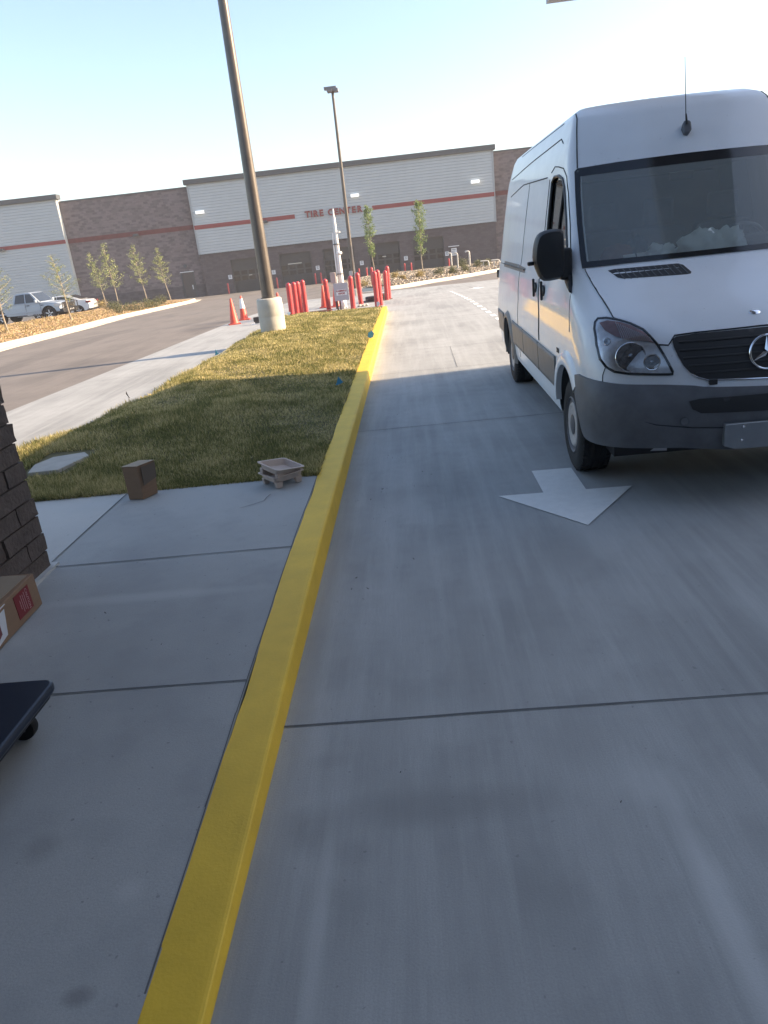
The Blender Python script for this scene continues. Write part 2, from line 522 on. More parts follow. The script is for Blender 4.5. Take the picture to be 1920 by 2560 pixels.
def lawn_sample(rn):
    # denser where it is near the camera
    y = 5.41+15.3*rn.rand()**1.9 - (.035*rn.rand()**3)
    xl, xr = lerp(LK, y)+.05, lerp(KL, y)-.0
    t = rn.rand()
    x = xl+(xr-xl)*t
    s = .85+.5*math.sin(x*2.3+1.2*math.sin(y*1.9))*math.sin(y*1.3+x)
    if t < .05: s *= 1.5
    # bare round the flat stone
    return (x, y, lawnz(x, y)+gz(y), s, 1+(y-5.4)*.13)
def on_stone(x, y): return -3.62 < x < -3.12 and 6.0 < y < 6.72
def samp(rn):
    while True:
        p = lawn_sample(rn)
        if not on_stone(p[0], p[1]): return p
tag(blades('grass', 230000, samp, M_GRASS, 1, .025, .065, .0042), 'mown yellow-green grass on the island between the yellow kerb and the apron', 'grass', kind='stuff')

# ------------------------------------------------------------------ big shapes out of frame that shade the near lane
M_SHADEBLK = mat('shade_block_tan', (.42, .38, .33), .9, noise=.15)
M_CAN = mat('canopy_panel_white', (.55, .55, .55), .5, noise=.05)
M_CANT = mat('canopy_trim_grey', (.35, .35, .37), .5, noise=.05)
t = thing('shade_block', (17.7, 0, 0), 0, 'plain tan block added out of view right of the van to shade the lane', 'building')  # unseen block, added and profiled to cast the near shade
Mx = Matrix(((0, 0, 1, 0), (1, 0, 0, 0), (0, 1, 0, 0), (0, 0, 0, 1)))   # (y, z) profile swept along x
MB().prism([(-40, -.1), (12.08, -.1), (12.08, 8.55), (11.85, 9.1), (11.2, 9.4), (10.4, 9.6), (9.5, 9.7), (8.42, 9.72), (8.4, 13.5), (-40, 13.5)], 0, 25, Mx).build('wall', M_SHADEBLK, t)
MB().prism([(-40, 13.52), (8.4, 13.52), (8.4, 13.7), (-40, 13.7)], -.2, 25.2, Mx).build('roof', M_CANT, t)
t = thing('fuel_canopy', (2.45, 12.95, 0), 0, 'grey edge of an overhead canopy just entering the top of the picture', 'canopy')
MB().box((0, -14, 4.9), (1.4, 0, 5.6)).build('fascia_and_sky_block', M_CAN, t, bevel=.02)
MB().box((-.03, -14.03, 4.885), (1.43, .03, 4.94)).build('edge_trim', M_CANT, t)
MB().box((-11.5, -14, 4.92), (-.04, -9.2, 5.58)).build('fascia_and_sky_block', M_CAN, t, bevel=.02)  # unseen slab added to block the sky above the near ground
for px_, py_ in ((.9, -12.2), (-8, -12.2)):
    MB().box((px_-.2, py_-.2, 0), (px_+.2, py_+.2, 4.9)).build('column', M_CANT, t)

t = thing('sky_block', (-4.6, -9.5, 0), 0, 'dark block added out of view behind the camera to hold back sky light', 'building')  # unseen block added to cut the sky light reaching the near ground
MB().box((-9, -4.5, 0), (16, 0, 6.2)).build('wall', mat('sky_block_dark', (.12, .10, .09), .9, noise=.3), t)
MB().box((-9.3, -4.8, 6.2), (16.3, .3, 6.5)).build('roof', M_CANT, t)
# rock-faced block wall at the left edge
M_BLOCK = mat('split_face_block', (.125, .095, .08), .95, noise=.35, nscale=9, bump=.9, bscale=45)
M_MORTAR = mat('block_mortar', (.085, .075, .07), .95, noise=.3, nscale=20)
t = thing('block_wall', (-2.345, 4.0, .15), 0, 'dark brown rock-faced block wall cut by the left edge of the picture', 'wall')
MB().box((-1.3, -9, -.15), (-.012, -.01, 3.4)).build('mortar_core', M_MORTAR, t)
rb = random.Random(11)
bm = bmesh.new()
CH, BL_ = .113, .40
for c_ in range(30):
    z0 = c_*CH
    off = (c_ % 2)*.2
    def blk(x0, y0, x1, y1, face):
        g = .005
        r = bmesh.ops.create_cube(bm, size=1)
        vs = r['verts']
        sx, sy, sz = x1-x0, y1-y0, CH-2*g
        for v_ in vs:
            v_.co = Vector((x0+(v_.co.x+.5)*sx, y0+(v_.co.y+.5)*sy, z0+g+(v_.co.z+.5)*sz))
    y = 0
    if c_ % 2: blk(-.12, -.2+.005, .006+rb.uniform(-.004, .008), .006+rb.uniform(-.004, .006), 0); y = -.2
    while y > -8.9:
        d = rb.uniform(-.003, .010)
        blk(-.12, y-BL_+.005, d, min(y-.005, .004+rb.uniform(-.004, .006)) if y == 0 else y-.005, 0)
        y -= BL_
    x = -.12
    while x > -1.3:
        blk(max(x-BL_, -1.3)+.005, -.12, x-.005, .004+rb.uniform(-.003, .008), 0); x -= BL_
bmesh.ops.subdivide_edges(bm, edges=bm.edges[:], cuts=2, use_grid_fill=True)
import mathutils
for v_ in bm.verts:
    n1 = mathutils.noise.noise(v_.co*14)
    if v_.co.x > -.06: v_.co.x += .009*n1
    if v_.co.y > -.06: v_.co.y += .009*mathutils.noise.noise(v_.co*16+Vector((9, 1, 3)))
me = bpy.data.meshes.new('blocks'); bm.to_mesh(me); bm.free()
link('blocks', me, t, M_BLOCK)
MB().box((-1.3, -9, -.15), (.035, .04, .012)).build('footing', M_WALK2, t)
# ------------------------------------------------------------------ van
# local frame: x across, y backwards from the front axle, z up.
VX, VY, VYAW = 2.112, 5.43, rad(-.70)
# z : (front y at the centre line, bulge towards the corners, corner radius, half width, rear y)
HT = [
 (.27, -.90, .20, .30, .90, 4.86), (.33, -.955, .21, .30, .945, 4.88), (.42, -.985, .22, .30, .965, 4.88),
 (.55, -1.00, .23, .30, .978, 4.88), (.66, -1.00, .23, .31, .984, 4.89), (.745, -.985, .24, .32, .987, 4.89),
 (.80, -.965, .24, .34, .988, 4.90), (.90, -.945, .24, .36, .987, 4.90), (1.00, -.905, .24, .38, .980, 4.90),
 (1.07, -.855, .24, .39, .974, 4.90), (1.13, -.77, .23, .39, .972, 4.90), (1.19, -.655, .22, .38, .968, 4.90),
 (1.25, -.515, .21, .36, .961, 4.90), (1.31, -.37, .20, .32, .952, 4.90), (1.37, -.235, .20, .24, .94, 4.89),
 (1.42, -.145, .20, .14, .93, 4.89), (1.46, -.095, .19, .10, .922, 4.89), (1.55, -.01, .18, .085, .908, 4.88),
 (1.70, .13, .17, .08, .888, 4.87), (1.85, .27, .16, .08, .866, 4.86), (2.00, .41, .15, .075, .842, 4.85),
 (2.15, .55, .135, .07, .818, 4.84), (2.22, .605, .13, .07, .806, 4.83), (2.32, .68, .12, .065, .786, 4.81), (2.45, .79, .10, .06, .757, 4.77),
 (2.535, .87, .09, .06, .735, 4.72), (2.585, .95, .085, .07, .708, 4.66), (2.62, 1.04, .08, .09, .65, 4.58),
 (2.64, 1.17, .07, .12, .54, 4.45), (2.65, 1.32, .05, .12, .40, 4.35), (2.656, 1.5, .03, .1, .22, 4.2)]
def hull_row(z):
    zs = [h[0] for h in HT]
    return [float(np.interp(z, zs, [h[k] for h in HT])) for k in range(1, 6)]
NF, NC, NS, NR = 14, 8, 26, 4
def hull_ring(z, off=0.0):
    vf, B, r, hw, vr = hull_row(z)
    vf -= off; hw += off+.02*min(1, max(0, (2.6-z)/.3))
    r = min(r, hw*.9)
    xs = hw-r
    P = []
    for i in range(NF):
        x = xs*i/(NF-1)
        P.append((x, vf+B*(x/hw)**2.2))
    yc = vf+B*(xs/hw)**2.2
    sl = B*2.2*(xs/hw)**1.2/hw
    a0 = math.atan(sl)
    # corner as a quadratic-ish arc from slope sl to straight back
    Lc = r*1.15
    p0 = Vector((xs, yc)); p2 = Vector((hw, yc+Lc+sl*r*.2)); p1 = Vector((hw, yc+sl*r))
    for i in range(1, NC+1):
        t = i/NC
        q = p0*(1-t)**2+p1*2*t*(1-t)+p2*t*t
        P.append((q.x, q.y))
    y0 = p2.y
    ye = vr-.09
    for i in range(1, NS+1):
        t = i/NS
        y = y0+(ye-y0)*t
        P.append((hw-.012*max(0, t-.6)/.4, y))
    xe = hw-.012
    for i in range(1, NR+1):
        t = i/NR*PI/2
        P.append((xe-.09*(1-math.cos(t)), ye+.09*math.sin(t)))
    P.append((0, vr+.0))
    return P
def hull_mesh(off=0.0, zs=None, name='hull'):
    if zs is None:
        zs = sorted(set([h[0] for h in HT] + frange(.36, 2.64, .045)))
        zs = [z for z in zs if z > .355]
        zs = [z for i, z in enumerate(zs) if i == 0 or z-zs[i-1] > .008]
    bm = bmesh.new()
    rings = []
    for z in zs:
        R = hull_ring(z, off)
        full = R + [(-x, y) for x, y in reversed(R[1:-1])]
        rings.append([bm.verts.new((x, y, z)) for x, y in full])
    n = len(rings[0])
    for a, b in zip(rings, rings[1:]):
        for i in range(n):
            bm.faces.new((a[i], a[(i+1) % n], b[(i+1) % n], b[i]))
    # caps as strips pairing left/right
    for ring, flip in ((rings[0], True), (rings[-1], False)):
        half = n//2
        for i in range(half):
            l0, l1 = ring[i], ring[i+1]
            r0_, r1_ = ring[(-i) % n], ring[(-i-1) % n]
            vs = []
            for q in (l0, l1, r1_, r0_):
                if q not in vs: vs.append(q)
            if len(vs) > 2: bm.faces.new(vs if flip else vs[::-1])
    bmesh.ops.recalc_face_normals(bm, faces=bm.faces)
    me = bpy.data.meshes.new(name); bm.to_mesh(me)
    return me, bm
def carpaint(name, col, rough=.36, coat=.45, dirt=.5):
    """glossy paint with a thin film of dust on it"""
    m = mat(name, col, rough, noise=.07, nscale=2.2, coat=coat)
    n = m.node_tree.nodes; l = m.node_tree.links; b = n['Principled BSDF']
    tc = n.new('ShaderNodeTexCoord')
    t = n.new('ShaderNodeTexNoise'); t.inputs['Scale'].default_value = 9; t.inputs['Detail'].default_value = 8; t.inputs['Roughness'].default_value = .7
    l.new(tc.outputs['Object'], t.inputs['Vector'])
    r = n.new('ShaderNodeMapRange'); r.inputs[1].default_value = .35; r.inputs[2].default_value = .75; r.inputs[3].default_value = rough*.8; r.inputs[4].default_value = min(1, rough*1.9)
    l.new(t.outputs[0], r.inputs[0]); l.new(r.outputs[0], b.inputs['Roughness'])
    sp = n.new('ShaderNodeTexNoise'); sp.inputs['Scale'].default_value = 55; sp.inputs['Detail'].default_value = 2
    l.new(tc.outputs['Object'], sp.inputs['Vector'])
    r2 = n.new('ShaderNodeMapRange'); r2.inputs[1].default_value = .735; r2.inputs[2].default_value = .78; r2.inputs[3].default_value = 0; r2.inputs[4].default_value = dirt
    l.new(sp.outputs[0], r2.inputs[0])
    old = b.inputs['Base Color'].links[0].from_socket
    mx = n.new('ShaderNodeMix'); mx.data_type = 'RGBA'; mx.inputs[7].default_value = (.12, .11, .10, 1)
    l.new(r2.outputs[0], mx.inputs[0]); l.new(old, mx.inputs[6]); l.new(mx.outputs[2], b.inputs['Base Color'])
    return m
def glass(name, tint, rough=.02, film=0):
    m = bpy.data.materials.new(name); m.use_nodes = True
    n = m.node_tree.nodes; l = m.node_tree.links; n.remove(n['Principled BSDF'])
    tr = n.new('ShaderNodeBsdfTransparent'); tr.inputs[0].default_value = (*tint, 1)
    gl = n.new('ShaderNodeBsdfGlossy'); gl.inputs['Roughness'].default_value = rough
    fr = n.new('ShaderNodeFresnel'); fr.inputs[0].default_value = 1.5
    ad = n.new('ShaderNodeMath'); ad.operation = 'ADD'; ad.inputs[1].default_value = 0.02
    mx = n.new('ShaderNodeMixShader')
    l.new(fr.outputs[0], ad.inputs[0]); l.new(ad.outputs[0], mx.inputs[0]); l.new(tr.outputs[0], mx.inputs[1]); l.new(gl.outputs[0], mx.inputs[2])
    out = mx.outputs[0]
    if film:            # diffuse veil added to brighten the pane, in place of reflections
        df = n.new('ShaderNodeBsdfDiffuse'); df.inputs[0].default_value = (.68, .74, .72, 1)
        m2 = n.new('ShaderNodeMixShader'); m2.inputs[0].default_value = film
        l.new(out, m2.inputs[1]); l.new(df.outputs[0], m2.inputs[2]); out = m2.outputs[0]
    l.new(out, n['Material Output'].inputs[0])
    return m
M_VAN = carpaint('van_white_paint', (.79, .82, .85))
M_DARKIN = mat('van_interior_dark', (.035, .036, .038), .8)
M_TRIM = mat('van_grey_plastic', (.145, .152, .165), .55, noise=.35, nscale=7, bump=.15, bscale=200)
M_STRIP = mat('van_strip_plastic', (.20, .185, .175), .5, noise=.2, nscale=6)
M_BLACK = mat('black_plastic', (.018, .019, .022), .5, noise=.2, nscale=8)
M_RUB = mat('black_rubber', (.018, .018, .019), .85, noise=.35, nscale=12, bump=.3, bscale=80)
M_FRIT = mat('windscreen_border', (.012, .013, .015), .12)
M_GLASS = glass('windscreen_glass', (.86, .90, .88), film=.22)
M_GLASS2 = glass('side_window_glass', (.42, .45, .45))
M_LENS = glass('lamp_lens', (.93, .95, .97))
M_CHROME = mat('chrome', (.75, .76, .78), .14, metal=1)
M_REFL = mat('lamp_reflector', (.88, .90, .93), .35, metal=.45, noise=.3, nscale=24)
M_AMB = mat('amber_lens', (.42, .22, .20), .3, noise=.3, nscale=25)
M_GRILL = mat('grille_black', (.022, .023, .025), .55)
M_STEEL = mat('wheel_steel', (.13, .13, .14), .5, metal=.4, noise=.3, nscale=15)
M_RIMW = mat('rim_worn_white', (.50, .47, .45), .6, noise=.35, nscale=30)
M_PLATE = mat('bare_plate_bracket', (.30, .32, .34), .4, metal=.5, noise=.15, nscale=12)
M_SEAM = mat('gap_and_groove', (.02, .025, .03), .8)

hm, hbm = hull_mesh()
hbvh = BVHTree.FromBMesh(hbm)
def castF(x, z):
    h = hbvh.ray_cast(Vector((x, -3, z)), Vector((0, 1, 0)))
    return (h[0], h[1] if h[1].y < 0 else -h[1]) if h[0] else (None, None)
def castS(y, z, side=-1):
    h = hbvh.ray_cast(Vector((side*3, y, z)), Vector((-side, 0, 0)))
    return (h[0], h[1] if h[1].x*side > 0 else -h[1]) if h[0] else (None, None)
def pin(p, poly):
    x, y = p; c = False; j = len(poly)-1
    for i in range(len(poly)):
        if (poly[i][1] > y) != (poly[j][1] > y) and x < (poly[j][0]-poly[i][0])*(y-poly[i][1])/(poly[j][1]-poly[i][1])+poly[i][0]: c = not c
        j = i
    return c
def dens(poly, d, closed=True):
    out = []
    n = len(poly)
    for i in range(n if closed else n-1):
        a = Vector(poly[i]); b = Vector(poly[(i+1) % n]); k = max(1, int((b-a).length/d))
        out += [tuple(a.lerp(b, t/k)) for t in range(k)]
    if not closed: out.append(tuple(poly[-1]))
    return out
def smoothpoly(poly, n=2, closed=True):
    for _ in range(n):
        q = []
        N = len(poly)
        for i in range(N if closed else N-1):
            a, b = poly[i], poly[(i+1) % N]
            q += [(a[0]*.75+b[0]*.25, a[1]*.75+b[1]*.25), (a[0]*.25+b[0]*.75, a[1]*.25+b[1]*.75)]
        if not closed: q = [poly[0]]+q+[poly[-1]]
        poly = q
    return poly
def patch(poly, cast, off=.003, d=.03, hole=None, thick=.0):
    """panel lying on the body: outline given in the front (x,z) or side (y,z) view"""
    P = dens(poly, d); loops = [P]
    if hole: loops.append(dens(hole, d))
    pts, edges = [], []
    for L_ in loops:
        k = len(pts); pts += L_; edges += [(k+i, k+(i+1) % len(L_)) for i in range(len(L_))]
    x0, x1 = min(p[0] for p in P), max(p[0] for p in P); y0, y1 = min(p[1] for p in P), max(p[1] for p in P)
    gx = x0+d*.5
    while gx < x1:
        gy = y0+d*.5
        while gy < y1:
            if pin((gx, gy), P) and not (hole and pin((gx, gy), hole)): pts.append((gx, gy))
            gy += d
        gx += d
    r = delaunay_2d_cdt([Vector(p) for p in pts], edges, [], 0, 1e-5)
    mb = MB(); ok = {}
    for i, p in enumerate(r[0]):
        h, nn = cast(p.x, p.y)
        if h is None: continue
        ok[i] = len(mb.v); mb.v.append(tuple(h+nn*off))
    for fc in r[2]:
        c = sum((r[0][i] for i in fc), Vector((0, 0)))/len(fc)
        if pin(c, P) and not (hole and pin(c, hole)) and all(i in ok for i in fc):
            mb.f.append(tuple(ok[i] for i in fc))
    return mb
def sline(mb, pts, cast, r=.004, off=.001, d=.04, n=6):
    q = []
    for p in dens(pts, d, False):
        h, nn = cast(*p)
        if h is not None: q.append(h+nn*off)
    if len(q) > 1: mb.tube(q, r, n)
    return mb
def mirror(poly): return [(-x, z) for x, z in poly][::-1]
castR = lambda y, z: castS(y, z, -1)
castL = lambda y, z: castS(y, z, 1)

v_t = thing('van', (VX, VY, 0), VYAW, 'tall white cargo van with dark grey bumper parked in the shade on the concrete lane', 'van')
def boolean(o, cutters):
    for c in cutters:
        m = o.modifiers.new('b', 'BOOLEAN'); m.operation = 'DIFFERENCE'; m.solver = 'EXACT'; m.object = c
    bpy.context.view_layer.update()
    dg = bpy.context.evaluated_depsgraph_get()
    me = bpy.data.meshes.new_from_object(o.evaluated_get(dg), preserve_all_data_layers=True, depsgraph=dg)
    o.modifiers.clear(); o.data = me
    for c in cutters: bpy.data.objects.remove(c)
def cutter(mb):
    me = mb.mesh('cut'); me.materials.append(M_VAN); me.materials.append(M_DARKIN)
    me.polygons.foreach_set('material_index', [1]*len(me.polygons))
    o = bpy.data.objects.new('cut', me); COL.objects.link(o); return o
WS = [(-.872, 1.468), (-.60, 1.476), (-.30, 1.478), (0, 1.478), (.30, 1.478), (.60, 1.476), (.872, 1.468), (.872, 1.53), (.85, 1.77), (.825, 1.96),
      (.798, 2.14), (.775, 2.160), (.5, 2.168), (0, 2.172), (-.5, 2.168), (-.775, 2.160), (-.798, 2.14), (-.825, 1.96), (-.85, 1.77), (-.872, 1.53)]
WSI = [(x*.945, 1.497 if z < 1.5 else (2.125 if z > 2.13 else z)) for x, z in WS]
DW = [(1.36, 2.12), (1.28, 2.155), (1.07, 2.148), (.88, 2.11), (.75, 2.04), (.50, 1.80), (.34, 1.60), (.24, 1.47), (.5, 1.44), (1.22, 1.46), (1.27, 1.60), (1.32, 1.90)]
MF = Matrix(((1, 0, 0, 0), (0, 0, 1, 0), (0, 1, 0, 0), (0, 0, 0, 1)))      # (x,z,y)
MS = Matrix(((0, 0, 1, 0), (1, 0, 0, 0), (0, 1, 0, 0), (0, 0, 0, 1)))      # (y,z,x)
def body_cutters():
    c = [cutter(MB().prism(WSI, -.8, 2.1, MF)),
         cutter(MB().box((-.80, .42, .62), (.80, 2.05, 1.55))), cutter(MB().box((-1.2, -1.4, .2), (1.2, -.47, .43)))]
    for s in (-1, 1):
        c.append(cutter(MB().prism(DW, s*1.2, s*.66, MS)))
    for y, r in ((-.02, .445), (3.665, .43)):
        for s in (-1, 1):
            c.append(cutter(MB().lathe([(r, s*.66), (r, s*1.3)], 40, (0, y, .37), 'x')))
    return c
hm.materials.append(M_VAN); hm.materials.append(M_DARKIN)
body = bpy.data.objects.new('body', hm); COL.objects.link(body)
boolean(body, body_cutters())
body.parent = v_t
me = body.data
me.polygons.foreach_set('use_smooth', [True]*len(me.polygons))
bm = bmesh.new(); bm.from_mesh(me)
for e in bm.edges:
    if len(e.link_faces) == 2 and e.calc_face_angle(0) > .6: e.smooth = False
bm.to_mesh(me); bm.free()
o = MB().box((-.80, -.55, .24), (.80, 4.7, .37)).build('underbody', M_BLACK, v_t)

# glass
ws = patch(WS, castF, .004, .06).build('windscreen', M_GLASS, v_t, True)
patch(WS, castF, .0055, .05, [(x*.958, 1.51 if z < 1.5 else (2.10 if z > 2.13 else z)) for x, z in WS]).build('border', M_FRIT, ws, True)
for cst in (castR, castL):
    so = patch(DW, cst, -.012, .06).build('side_window', M_GLASS2, v_t, True)
    mb = MB(); sline(mb, DW+[DW[0]], cst, .013, .001, .05); mb.build('window_seal', M_BLACK, so, True)
    mb = MB(); sline(mb, [(.82, 2.08), (.84, 1.45)], cst, .010, -.006); mb.build('window_divider', M_BLACK, so, True)
# bonnet, gaps
hood = [(-.855, 1.462), (-.84, 1.40), (-.815, 1.275), (-.805, 1.215), (-.80, 1.176), (-.76, 1.158), (-.70, 1.135), (-.655, 1.10), (-.612, 1.035), (-.60, 1.022), (-.545, 1.016), (-.52, 1.045), (-.50, 1.068), (-.38, 1.075), (0, 1.08)]
hood = hood + [(-x, z) for x, z in hood[:-1]][::-1]
hd = patch(hood, castF, .006, .05).build('bonnet', M_VAN, v_t, True)
mb = MB(); sline(mb, hood, castF, .0055, .002, .03); mb.build('bonnet_gap', M_SEAM, hd, True)
def gap(pts, cast, r=.004, off=.001):
    mb = MB(); sline(mb, pts, cast, r, off); mb.build('gap_and_groove', M_SEAM, v_t, True)
for s in (-1, 1):
    f_ = lambda L_: [(s*x, z) for x, z in L_]
    gap(f_([(-.90, .89), (-.915, .845), (-.918, .80)]), castF, .003)
    cst = castR if s < 0 else castL
    gap([(.254, 1.467), (.14, 1.466)], cst, .003)
    gap([(1.46, 2.20), (1.33, 2.235), (1.17, 2.222), (.92, 2.19), (.735, 2.12), (.60, 2.0), (.39, 1.77), (.21, 1.55), (.06, 1.36)], cst, .0045)
    gap([(.03, 1.33), (-.02, 1.20), (-.05, 1.05)], cst, .0022)
    gap([(1.50, 2.15), (1.45, 1.8), (1.42, 1.40), (1.36, 1.16), (1.30, .98), (1.27, .82)], cst, .0045)
    gap([(1.47, 1.34), (1.38, 1.16), (1.33, .98), (1.30, .82)], cst, .003)
    gap([(2.75, 1.38), (4.85, 1.385)], cst, .003)
    gap([(2.72, 2.2), (2.74, .45)], cst, .003)
    gap([(4.45, 2.35), (2.74, 2.405), (1.30, 2.435), (1.16, 2.39)], cst, .006, -.001)  # these dark tubes stand in for the shade of upper body grooves
    gap([(4.3, 2.15), (3.2, 2.215), (1.65, 2.175)], cst, .006, -.001)
    gap([(4.0, 2.555), (1.42, 2.56)], cst, .004, 0)

for s in (-1, 1):
    mb = MB(); sline(mb, [(s*.705, 2.575), (s*.733, 2.45), (s*.757, 2.30), (s*.775, 2.165)], castF, .005, .001)
    mb.build('roof_gutter', M_SEAM, v_t, True)
# cowl vents in the bonnet
for s in (-1,):
    vp = [(-.715, 1.437), (-.67, 1.443), (-.27, 1.441), (-.235, 1.430), (-.205, 1.383), (-.215, 1.372), (-.25, 1.370), (-.64, 1.380), (-.67, 1.388)]
    if s > 0: vp = mirror(vp)
    vo = patch(vp, castF, .009, .03).build('bonnet_vent', M_GRILL, v_t, True)
    mb = MB()
    for k in range(11):
        x = -.66+.04*k
        sline(mb, [(-s*x, 1.438), (-s*(x+.03), 1.376)], castF, .0028, .010, .02)
    mb.build('louvre', M_TRIM, vo)
# headlights
HL = [(-.905, 1.150), (-.918, 1.115), (-.925, 1.025), (-.918, .941), (-.893, .897), (-.85, .870), (-.776, .858), (-.56, .847), (-.535, .848), (-.535, .862), (-.566, .935), (-.603, 1.017), (-.622, 1.047), (-.665, 1.106), (-.72, 1.139), (-.775, 1.160), (-.84, 1.174), (-.885, 1.17)]
AM = [(-.885, 1.145), (-.839, 1.158), (-.779, 1.148), (-.721, 1.128), (-.667, 1.092), (-.620, 1.028), (-.66, 1.040), (-.74, 1.050), (-.825, 1.072), (-.868, 1.106)]
for s in (-1, 1):
    g = (lambda L_: L_) if s < 0 else mirror
    hl = patch(g(HL), castF, .006, .02).build('headlight', M_REFL, v_t, True)
    mb = MB(); sline(mb, g(HL)+[g(HL)[0]], castF, .0075, .008, .02, 8); mb.build('gasket', M_SEAM, hl, True)
    am = patch(g(AM), castF, .011, .02).build('indicator_lens', M_AMB, hl, True)
    mb = MB()
    for k in range(16):
        x = -.80+.0105*k
        sline(mb, [(x if s < 0 else -x, 1.145-.0055*k), ((x+.012) if s < 0 else -(x+.012), 1.052-.001*k)], castF, .0022, .0125, .02, 4)
    mb.build('lens_rib', M_REFL, am)
    def bowl(cx, cz, r, dep, name, mcol, ring):
        h, nn = castF(cx, cz)
        nn = (nn + Vector((0, -1.2, 0))).normalized()
        R = nn.to_track_quat('Z', 'Y').to_matrix().to_4x4(); R.translation = h+nn*.004
        a = MB().lathe([(r, .010), (r*.97, .017), (r*.9, .010), (r*.72, .002), (r*.45, -.002+.006), (r*.22, .007), (r*.2, .016), (.001, .018)], 28)
        a.v = [tuple(R @ Vector(p)) for p in a.v]
        b_ = a.build(name, mcol, hl, True)
        c = MB(); pts = [R @ Vector((math.cos(t*2*PI/32)*r, math.sin(t*2*PI/32)*r, .015)) for t in range(33)]
        c.tube(pts, ring, 8); c.build('chrome_ring', M_CHROME, b_, True)
    M_BOWL = bpy.data.materials.get('lamp_bowl') or mat('lamp_bowl', (.42, .44, .47), .2, metal=.9, noise=.8, nscale=34)
    bowl(s*.762, .958, .088, .03, 'main_lamp', M_BOWL, .004)
    bowl(s*.648, .925, .047, .03, 'inner_lamp', M_BOWL, .0045)
    bowl(s*.872, 1.045, .022, .03, 'marker_lamp', M_BOWL, .003)
    lens = patch(g([(x*.995 if x else x, z) for x, z in HL]), castF, .030, .03).build('lens', M_LENS, hl, True)
# front grille
GR = [(-.520, 1.030), (-.515, 1.045), (-.495, 1.058), (-.384, 1.068), (0, 1.070), (.384, 1.068), (.495, 1.058), (.515, 1.045), (.520, 1.030), (.518, 1.0), (.500, .949), (.472, .892), (.437, .850), (.395, .823), (.34, .806), (0, .788),
      (-.34, .806), (-.395, .823), (-.437, .850), (-.472, .892), (-.500, .949), (-.518, 1.0)]
gr = patch(GR, castF, .009, .03).build('grille', M_GRILL, v_t, True)
mb = MB()
for k in range(5):
    z = .845+.045*k; hw_ = float(np.interp(z, [.80, .85, .9, .95, 1.0, 1.05], [.34, .43, .472, .495, .51, .49]))-.015
    sline(mb, [(-hw_, z), (hw_, z)], castF, .0075, .010, .05)
mb.build('slat', M_GRILL, gr, True)
mb = MB(); sline(mb, [(-.43, .842), (-.395, .820), (-.34, .801), (0, .784), (.34, .801), (.395, .820), (.43, .842)], castF, .0045, .011, .03); mb.build('chrome_trim', M_CHROME, gr, True)
MB().box((-.335, -.972, .775), (-.29, -.93, .806)).build('clip', M_GRILL, gr)
h, nn = castF(0, .933)
R = (nn+Vector((0, -.6, 0))).normalized().to_track_quat('Z', 'Y').to_matrix().to_4x4(); R.translation = h+nn*.02
mb = MB()
mb.tube([R @ Vector((math.cos(t*2*PI/48)*.100, math.sin(t*2*PI/48)*.100, 0)) for t in range(49)], .0075, 10)
up_ = R.to_3x3().inverted() @ Vector((0, 0, 1)); ua = math.atan2(up_.y, up_.x)
for k in range(3):
    a = ua+2*PI*k/3
    ca, sa = math.cos(a), math.sin(a)
    b0 = len(mb.v)
    for (u, w_, z_) in ((.098, 0, 0), (.018, .014, 0), (0, 0, .010), (.018, -.014, 0), (0, 0, -.004)):
        mb.v.append(tuple(R @ Vector((u*ca-w_*sa, u*sa+w_*ca, z_))))
    mb.f += [(b0, b0+1, b0+2), (b0, b0+2, b0+3), (b0, b0+1, b0+4), (b0, b0+4, b0+3), (b0+1, b0+2, b0+4), (b0+2, b0+3, b0+4)]
mb.build('emblem', M_CHROME, gr, auto=.5)
h, nn = castF(0, 1.147)
R = nn.to_track_quat('Z', 'Y').to_matrix().to_4x4(); R.translation = h+nn*.004
mb = MB().lathe([(.028, 0), (.028, .004), (.022, .007), (.001, .008)], 24); mb.v = [tuple(R @ Vector((p[0]*1.2, p[1]*.85, p[2]))) for p in mb.v]
mb.build('bonnet_badge', M_CHROME, v_t, True)

# bumper wraps the front from wheel to wheel
def ring_arc(z, off, yend):
    R_ = hull_ring(z, off); out = []
    for p in R_:
        out.append(p)
        if p[1] > yend: break
    return out
def bump_top(x, y):
    ax = abs(x)
    if y > -.45: return .782
    if y > -.60: return .782+.036*min(1, (-.45-y)/.06)
    return float(np.interp(ax, [0, .36, .44, .6, .85, .92, 1], [.742, .762, .776, .788, .797, .806, .818]))
def wrap(name, z0f, z1f, off, yend, m, parent, nz=12, bulge=0, lip=.012):
    mb = MB(); cols = None
    rows = []
    base = hull_ring(.6, 0)
    k = next(i for i, p in enumerate(base) if p[1] > yend)
    idx = list(range(k+1))
    # follow constant ring index so the sheet lies on the body
    for side in (1,):
        grid = []
        for i in idx:
            xr, yr = base[i]
            z1, z0 = z1f(xr, yr), z0f(xr, yr)
            col = []
            for j in range(nz+1):
                t = j/nz; z = z0+(z1-z0)*t
                o_ = off+bulge*math.sin(PI*min(1, max(0, t)))**.7
                p = hull_ring(z, o_)[i]
                col.append((p[0], p[1], z))
            pin_ = hull_ring(z1, -.01)[i]; col.append((pin_[0], pin_[1], z1+.0))
            pb = hull_ring(z0, -.10)[i]; col.insert(0, (pb[0]*.93, pb[1]+.03, z0+.01))
            grid.append(col)
    full = [[(-x, y, z) for x, y, z in c] for c in grid[1:]][::-1]+grid
    n = len(full[0])
    for c in full: mb.v += c
    for i in range(len(full)-1):
        for j in range(n-1):
            mb.f.append((i*n+j, (i+1)*n+j, (i+1)*n+j+1, i*n+j+1))
    return mb
